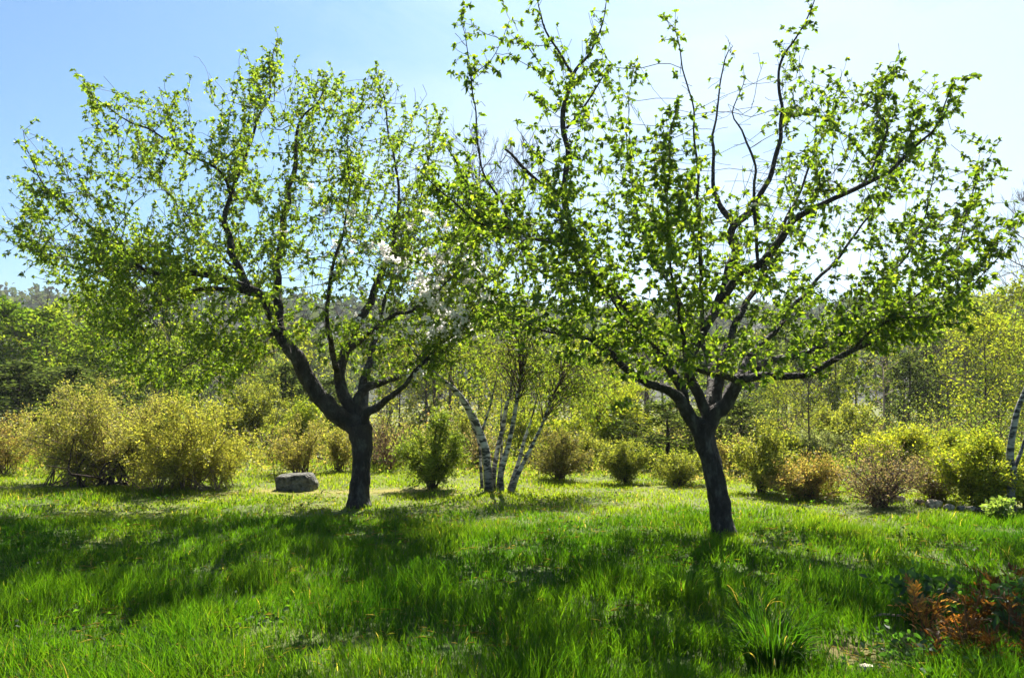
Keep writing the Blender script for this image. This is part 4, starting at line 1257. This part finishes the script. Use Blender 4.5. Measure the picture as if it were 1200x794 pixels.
# deep wood behind them: one mass
gW, gL = Geo(), Geo()
rw = np.random.default_rng(99)
for k in range(190):
    y = 36 + 74 * rw.random() ** 1.3; x = rw.uniform(-1, 1) * (y * .82 + 6)
    g = mass[rw.choice(5, p=[.27, .17, .18, .18, .20])]  # share of dark pines raised to stand in for shaded gaps
    s = rw.uniform(.55, 1.0) * (1 + (y - 44) * .004); a = rw.random() * 6.28
    ca, sa = math.cos(a), math.sin(a)
    off = np.array([x, y, float(H(x, y))])
    for src, dst in ((g[0], gW), (g[1], gW), (g[2], gL)):
        if not src.n:
            continue
        v, c, f3, f4 = src.arrays()
        v = v @ np.array([[ca, sa, 0], [-sa, ca, 0], [0, 0, 1]]) * s + off
        if len(f3) and len(f4):
            b = dst.n
            dst.add(v, f3, c); dst.f4.append(f4 + b)
        else:
            dst.add(v, f3 if len(f3) else f4, c)
woods = thing('woodland', 'distant mixed spring wood across the valley floor', 'woodland', (0, 0, 0))
woods['kind'] = 'stuff'
gW.build('trunks', M_TWIG, woods, kind='stuff')
gL.build('foliage', M_FAR, woods, kind='stuff')

# forest clothing the hill
gh = Geo()
nh = 3600
hx, hy = rw.uniform(-330, 330, nh), rw.uniform(112, 330, nh)
kp = np.abs(hx) < hy * .85 + 15
hx, hy = hx[kp], hy[kp]
nh = len(hx)
hb = np.stack([hx, hy, H(hx, hy)], -1)
hs = rw.uniform(2.2, 4.2, nh)
ck = mixcol(nh, [(0.030, 0.034, 0.022), (0.036, 0.052, 0.018), (0.045, 0.058, 0.020), (0.020, 0.034, 0.014)], (2, 3, 2, 3), .15, rw)
q = 22
rep = np.repeat(np.arange(nh), q)
u = unit(rw.normal(size=(len(rep), 3))) * rw.random((len(rep), 1)) ** .4
pp = hb[rep] + u * hs[rep][:, None] * np.array([.8, .8, 1.1]) + np.array([0, 0, 1]) * hs[rep][:, None] * 1.3
Lh = hs[rep] * rw.uniform(.36, .72, len(rep))
leaves(gh, pp, rw.normal(size=(len(rep), 3)), Lh, Lh * .7, ck[rep] * (1 + .15 * rw.normal(size=(len(rep), 1))).clip(.6, 1.4), .2, .1, False, rw)
hf = gh.build('hill_forest', M_FAR, kind='stuff')

# ------------------------------------------------------------------ bronze plants, tall grass clump, litter
def frond_mesh(seed, L=.17, pairs=4):
    r = np.random.default_rng(seed)
    g = Geo()
    n = 8
    t = np.linspace(0, 1, n)
    sp = np.stack([L * t, r.normal() * .02 * t ** 2, .05 * np.sin(t * 2) - .07 * t ** 2], -1)
    tube(g, sp, np.linspace(.0025, .001, n), 4, (.20, .09, .03), cap=False)

    def leaflet(o, d, l, w):
        d = unit(d); s = unit(np.cross(d, np.array([0, 0, 1.]) + r.normal(size=3) * .3)); nn = np.cross(s, d)
        k = 5
        tt = np.linspace(0, 1, k)
        wd = w * np.sin(np.pi * (.08 + .92 * tt) ** .8) * .5
        wd[-1] = 0
        c = o + d * (tt * l)[:, None] + nn * (.12 * l * np.sin(tt * 2.2) - .16 * l * tt ** 2)[:, None]
        lf = c + s * wd[:, None] + nn * (wd * .35)[:, None]
        rt = c - s * wd[:, None] + nn * (wd * .35)[:, None]
        v = np.stack([lf, c, rt], 1).reshape(-1, 3)
        f = []
        for i in range(k - 1):
            a, b = i * 3, i * 3 + 3
            f += [[a, a + 1, b + 1, b], [a + 1, a + 2, b + 2, b + 1]]
        g.add(v, np.array(f), mixcol(1, [(.22, .135, .036), (.18, .095, .026), (.25, .165, .045)], (3, 2, 2), .12, r))
    for i in range(pairs):
        f = .3 + .6 * i / (pairs - 1)
        o_ = sp[int(f * (n - 1))]
        for s in (-1, 1):
            leaflet(o_, np.array([.75, s * (.9 - .3 * f), .15 + r.normal() * .15]), L * (.48 - .18 * f) * r.uniform(.85, 1.15), L * .11)
    leaflet(sp[-1], np.array([1, r.normal() * .1, -.1]), L * .42, L * .16)
    return g.mesh('frond', M_BRONZE)


fmesh = [frond_mesh(k, .17 + .02 * k, 3 + k % 2) for k in range(4)]


def bronze_plant(label, px, py, hpx, nst, seed, tint, spread=.06, scale=1.0):
    r = np.random.default_rng(seed)
    base = ground_at(px, py)
    root = thing('bronze_plant', label, 'plant', base, 'bronze-leaved plants in the lawn corner')
    h = hpx / F * base[1]
    for s in range(nst):
        g = Geo()
        st = np.array([r.normal() * spread, r.normal() * spread, -.02])
        e = st + np.array([r.normal() * .09, r.normal() * .09, h * r.uniform(.65, 1.0)])
        pts = bez(st, (st + e) / 2 + r.normal(size=3) * .02, e, 9)
        tube(g, pts, np.linspace(.0055, .0025, 9), 6, (2.4, 1.2, .5))
        sm = g.build('stem', M_TWIG, root, smooth=True)
        for k in range(r.integers(6, 9)):
            i = 2 + (k * 6) // 9
            o_ = bpy.data.objects.new('frond', fmesh[r.integers(4)])
            COL.objects.link(o_); o_.parent = root
            o_.location = [float(z) for z in pts[min(i, 8)]]
            o_.rotation_euler = (r.normal() * .3, r.uniform(-1.25, -.25), k * 2.4 + r.normal() * .4)
            o_.scale = [float(scale * r.uniform(.4, .68))] * 3
            o_.color = (*tint, 1)
    return root


bronze_plant('upright orange-bronze plant with feathery fronds, brightest of the bronze plants', 1092, 752, 76, 4, 401, (1.05, 1.1, 1.0), .03, 1.05)
bronze_plant('low orange-bronze shoot with curled fronds right beside the brightest bronze plant', 1134, 757, 42, 3, 402, (.95, .8, .7), .04, .85)
bronze_plant('dark reddish bronze plant behind, at the right picture edge', 1186, 728, 70, 7, 403, (.32, .30, .28), .12, 1.0)
bronze_plant('dark red-brown plant in the right bottom corner', 1182, 790, 92, 8, 404, (.30, .28, .26), .12, 1.0)
bronze_plant('tall dark red-brown plant rising behind the low orange shoot', 1150, 752, 74, 6, 406, (.40, .36, .34), .07, 1.0)
bronze_plant('dark brown plant below the low orange shoot at the bottom edge', 1140, 788, 60, 5, 407, (.34, .3, .28), .09, 1.0)
bronze_plant('dark bronze plant between the orange shoot and the corner plant', 1148, 735, 50, 4, 405, (.30, .26, .26), .08, .9)


def clump(name, label, px, py, hpx, wpx, n, seed, col, wd, cat='grass clump'):
    r = np.random.default_rng(seed)
    b = ground_at(px, py)
    root = thing(name, label, cat, b)
    h, w = hpx / F * b[1], wpx / F * b[1] / 2
    g = Geo()
    for k in range(n):
        a = r.uniform(0, 6.28); rd = w * .45 * r.random() ** .5
        st = np.array([math.cos(a) * rd, math.sin(a) * rd, -.02])
        out = np.array([math.cos(a), math.sin(a), 0]) * r.uniform(.1, .95) * w
        hh = h * r.uniform(.5, 1.05)
        m = 6
        pts = bez(st, st + out * .25 + np.array([0, 0, hh * .9]), st + out + np.array([0, 0, hh * r.uniform(.55, 1.0)]), m)
        s = unit(np.cross(pts[-1] - pts[0], np.array([r.normal(), r.normal(), .3])))
        t = np.linspace(0, 1, m)
        ww = wd * r.uniform(.6, 1.2) * (1 - t ** 2.2)[:, None] * .5
        nn = unit(np.cross(s, np.array([0, 0, 1.])))
        v = np.stack([pts - s * ww, pts + nn * ww * .5, pts + s * ww], 1).reshape(-1, 3)
        f = []
        for i in range(m - 1):
            p_, q_ = i * 3, i * 3 + 3
            f += [[p_, p_ + 1, q_ + 1, q_], [p_ + 1, p_ + 2, q_ + 2, q_ + 1]]
        g.add(v, np.array(f), mixcol(1, col, [3] * (len(col) - 1) + [.25], .15, r))
    g.build('blades', M_GRASS, root, kind='stuff')
    return root


DKG = [(0.016, 0.055, 0.005), (0.028, 0.072, 0.006), (0.24, 0.2, 0.09)]
clump('tall_grass_clump', 'large dense dark green clump of arching blades left of the worn earth patch', 905, 786, 88, 120, 560, 411, DKG, .0085)
clump('tall_grass_clump', 'smaller tuft of long blades behind the large dark grass clump', 882, 722, 50, 70, 120, 412, DKG, .010)
clump('tall_grass_clump', 'bright tuft of long grass below the right apple trunk', 800, 700, 44, 80, 110, 413, [(0.05, 0.12, 0.014), (0.07, 0.14, 0.018), (0.25, .2, .09)], .009)

# broad green leaves among the bronze plants
def broadleaf(label, px, py, wpx, hpx, n, seed, L):
    r = np.random.default_rng(seed)
    b = ground_at(px, py)
    root = thing('broadleaf_plant', label, 'plant', b, 'leafy green plants in the lawn corner')
    w, h = wpx / F * b[1] / 2, hpx / F * b[1]
    g, gs = Geo(), Geo()
    for k in range(n):
        e = np.array([r.normal() * w * .5, r.normal() * w * .5, h * r.uniform(.25, 1)])
        st = np.array([e[0] * .3, e[1] * .3, -.01])
        tube(gs, bez(st, (st + e) / 2 + np.array([0, 0, .03]), e, 5), .0018, 3, (.5, .9, .3), cap=False)
        l = L * r.uniform(.6, 1.3)
        leaves(g, e[None] + r.normal(size=(3, 3)) * .01, r.normal(size=(3, 3)) + np.array([0, 0, .4]), l, l * .45, mixcol(3, [(0.025, 0.07, 0.012), (0.035, 0.085, 0.015), (0.018, .05, .01)], (2, 2, 2), .15, r), .15, .25, True, r)
    gs.build('stems', M_TWIG, root, kind='stuff')
    g.build('foliage', M_LEAF, root, kind='stuff')


broadleaf('patch of small broad green leaves in front of the bright bronze plant', 1100, 786, 130, 34, 110, 421, .042)
broadleaf('dark green broad leaves behind the bright bronze plant', 1085, 728, 90, 56, 90, 422, .07)
broadleaf('green leaves among the dark bronze plants at the picture edge', 1185, 745, 80, 56, 90, 423, .06)

# pale twig and pebble
q = ground_at(1046, 729)
g = Geo()
tube(g, np.array([[-.14, 0, .035], [-.06, .02, .05], [.03, -.01, .05], [.13, .03, .045], [.2, .0, .04]]), np.array([.005, .007, .008, .008, .006]), 7, (4.5, 4.2, 3.9), gnarl=.2)
s = g.build('fallen_stick', M_TWIG, smooth=True); s.location = [float(z) for z in q]
s['label'] = 'pale dry stick lying in the grass left of the bright bronze plant'; s['category'] = 'stick'
q = ground_at(1016, 788)
g = Geo(); stone_mesh(g, (.04, .03, .02), 12, 3, .3, .12, (2.4, 2.2, 1.9), 5)
s = g.build('pebble', M_ROCK, smooth=True); s.location = (float(q[0]), float(q[1]), float(q[2]) + .03)
s['label'] = 'small pale stone on the worn earth at the bottom edge'; s['category'] = 'stone'

# ------------------------------------------------------------------ air
bm = bmesh.new(); bmesh.ops.create_cube(bm, size=1)
hm = bpy.data.meshes.new('haze'); bm.to_mesh(hm); bm.free()
hz_o = bpy.data.objects.new('haze', hm); COL.objects.link(hz_o)
hz_o.scale = (1000, 640, 80); hz_o.location = (0, 200, 30)
hz_o['kind'] = 'stuff'
m = bpy.data.materials.new('air'); m.use_nodes = True
m.node_tree.nodes.clear()
ho = m.node_tree.nodes.new('ShaderNodeOutputMaterial'); hv = m.node_tree.nodes.new('ShaderNodeVolumePrincipled')
hv.inputs['Color'].default_value = (.92, .96, 1, 1); hv.inputs['Density'].default_value = 0.00035; hv.inputs['Anisotropy'].default_value = 0.2
m.node_tree.links.new(hv.outputs[0], ho.inputs['Volume'])
hm.materials.append(m)
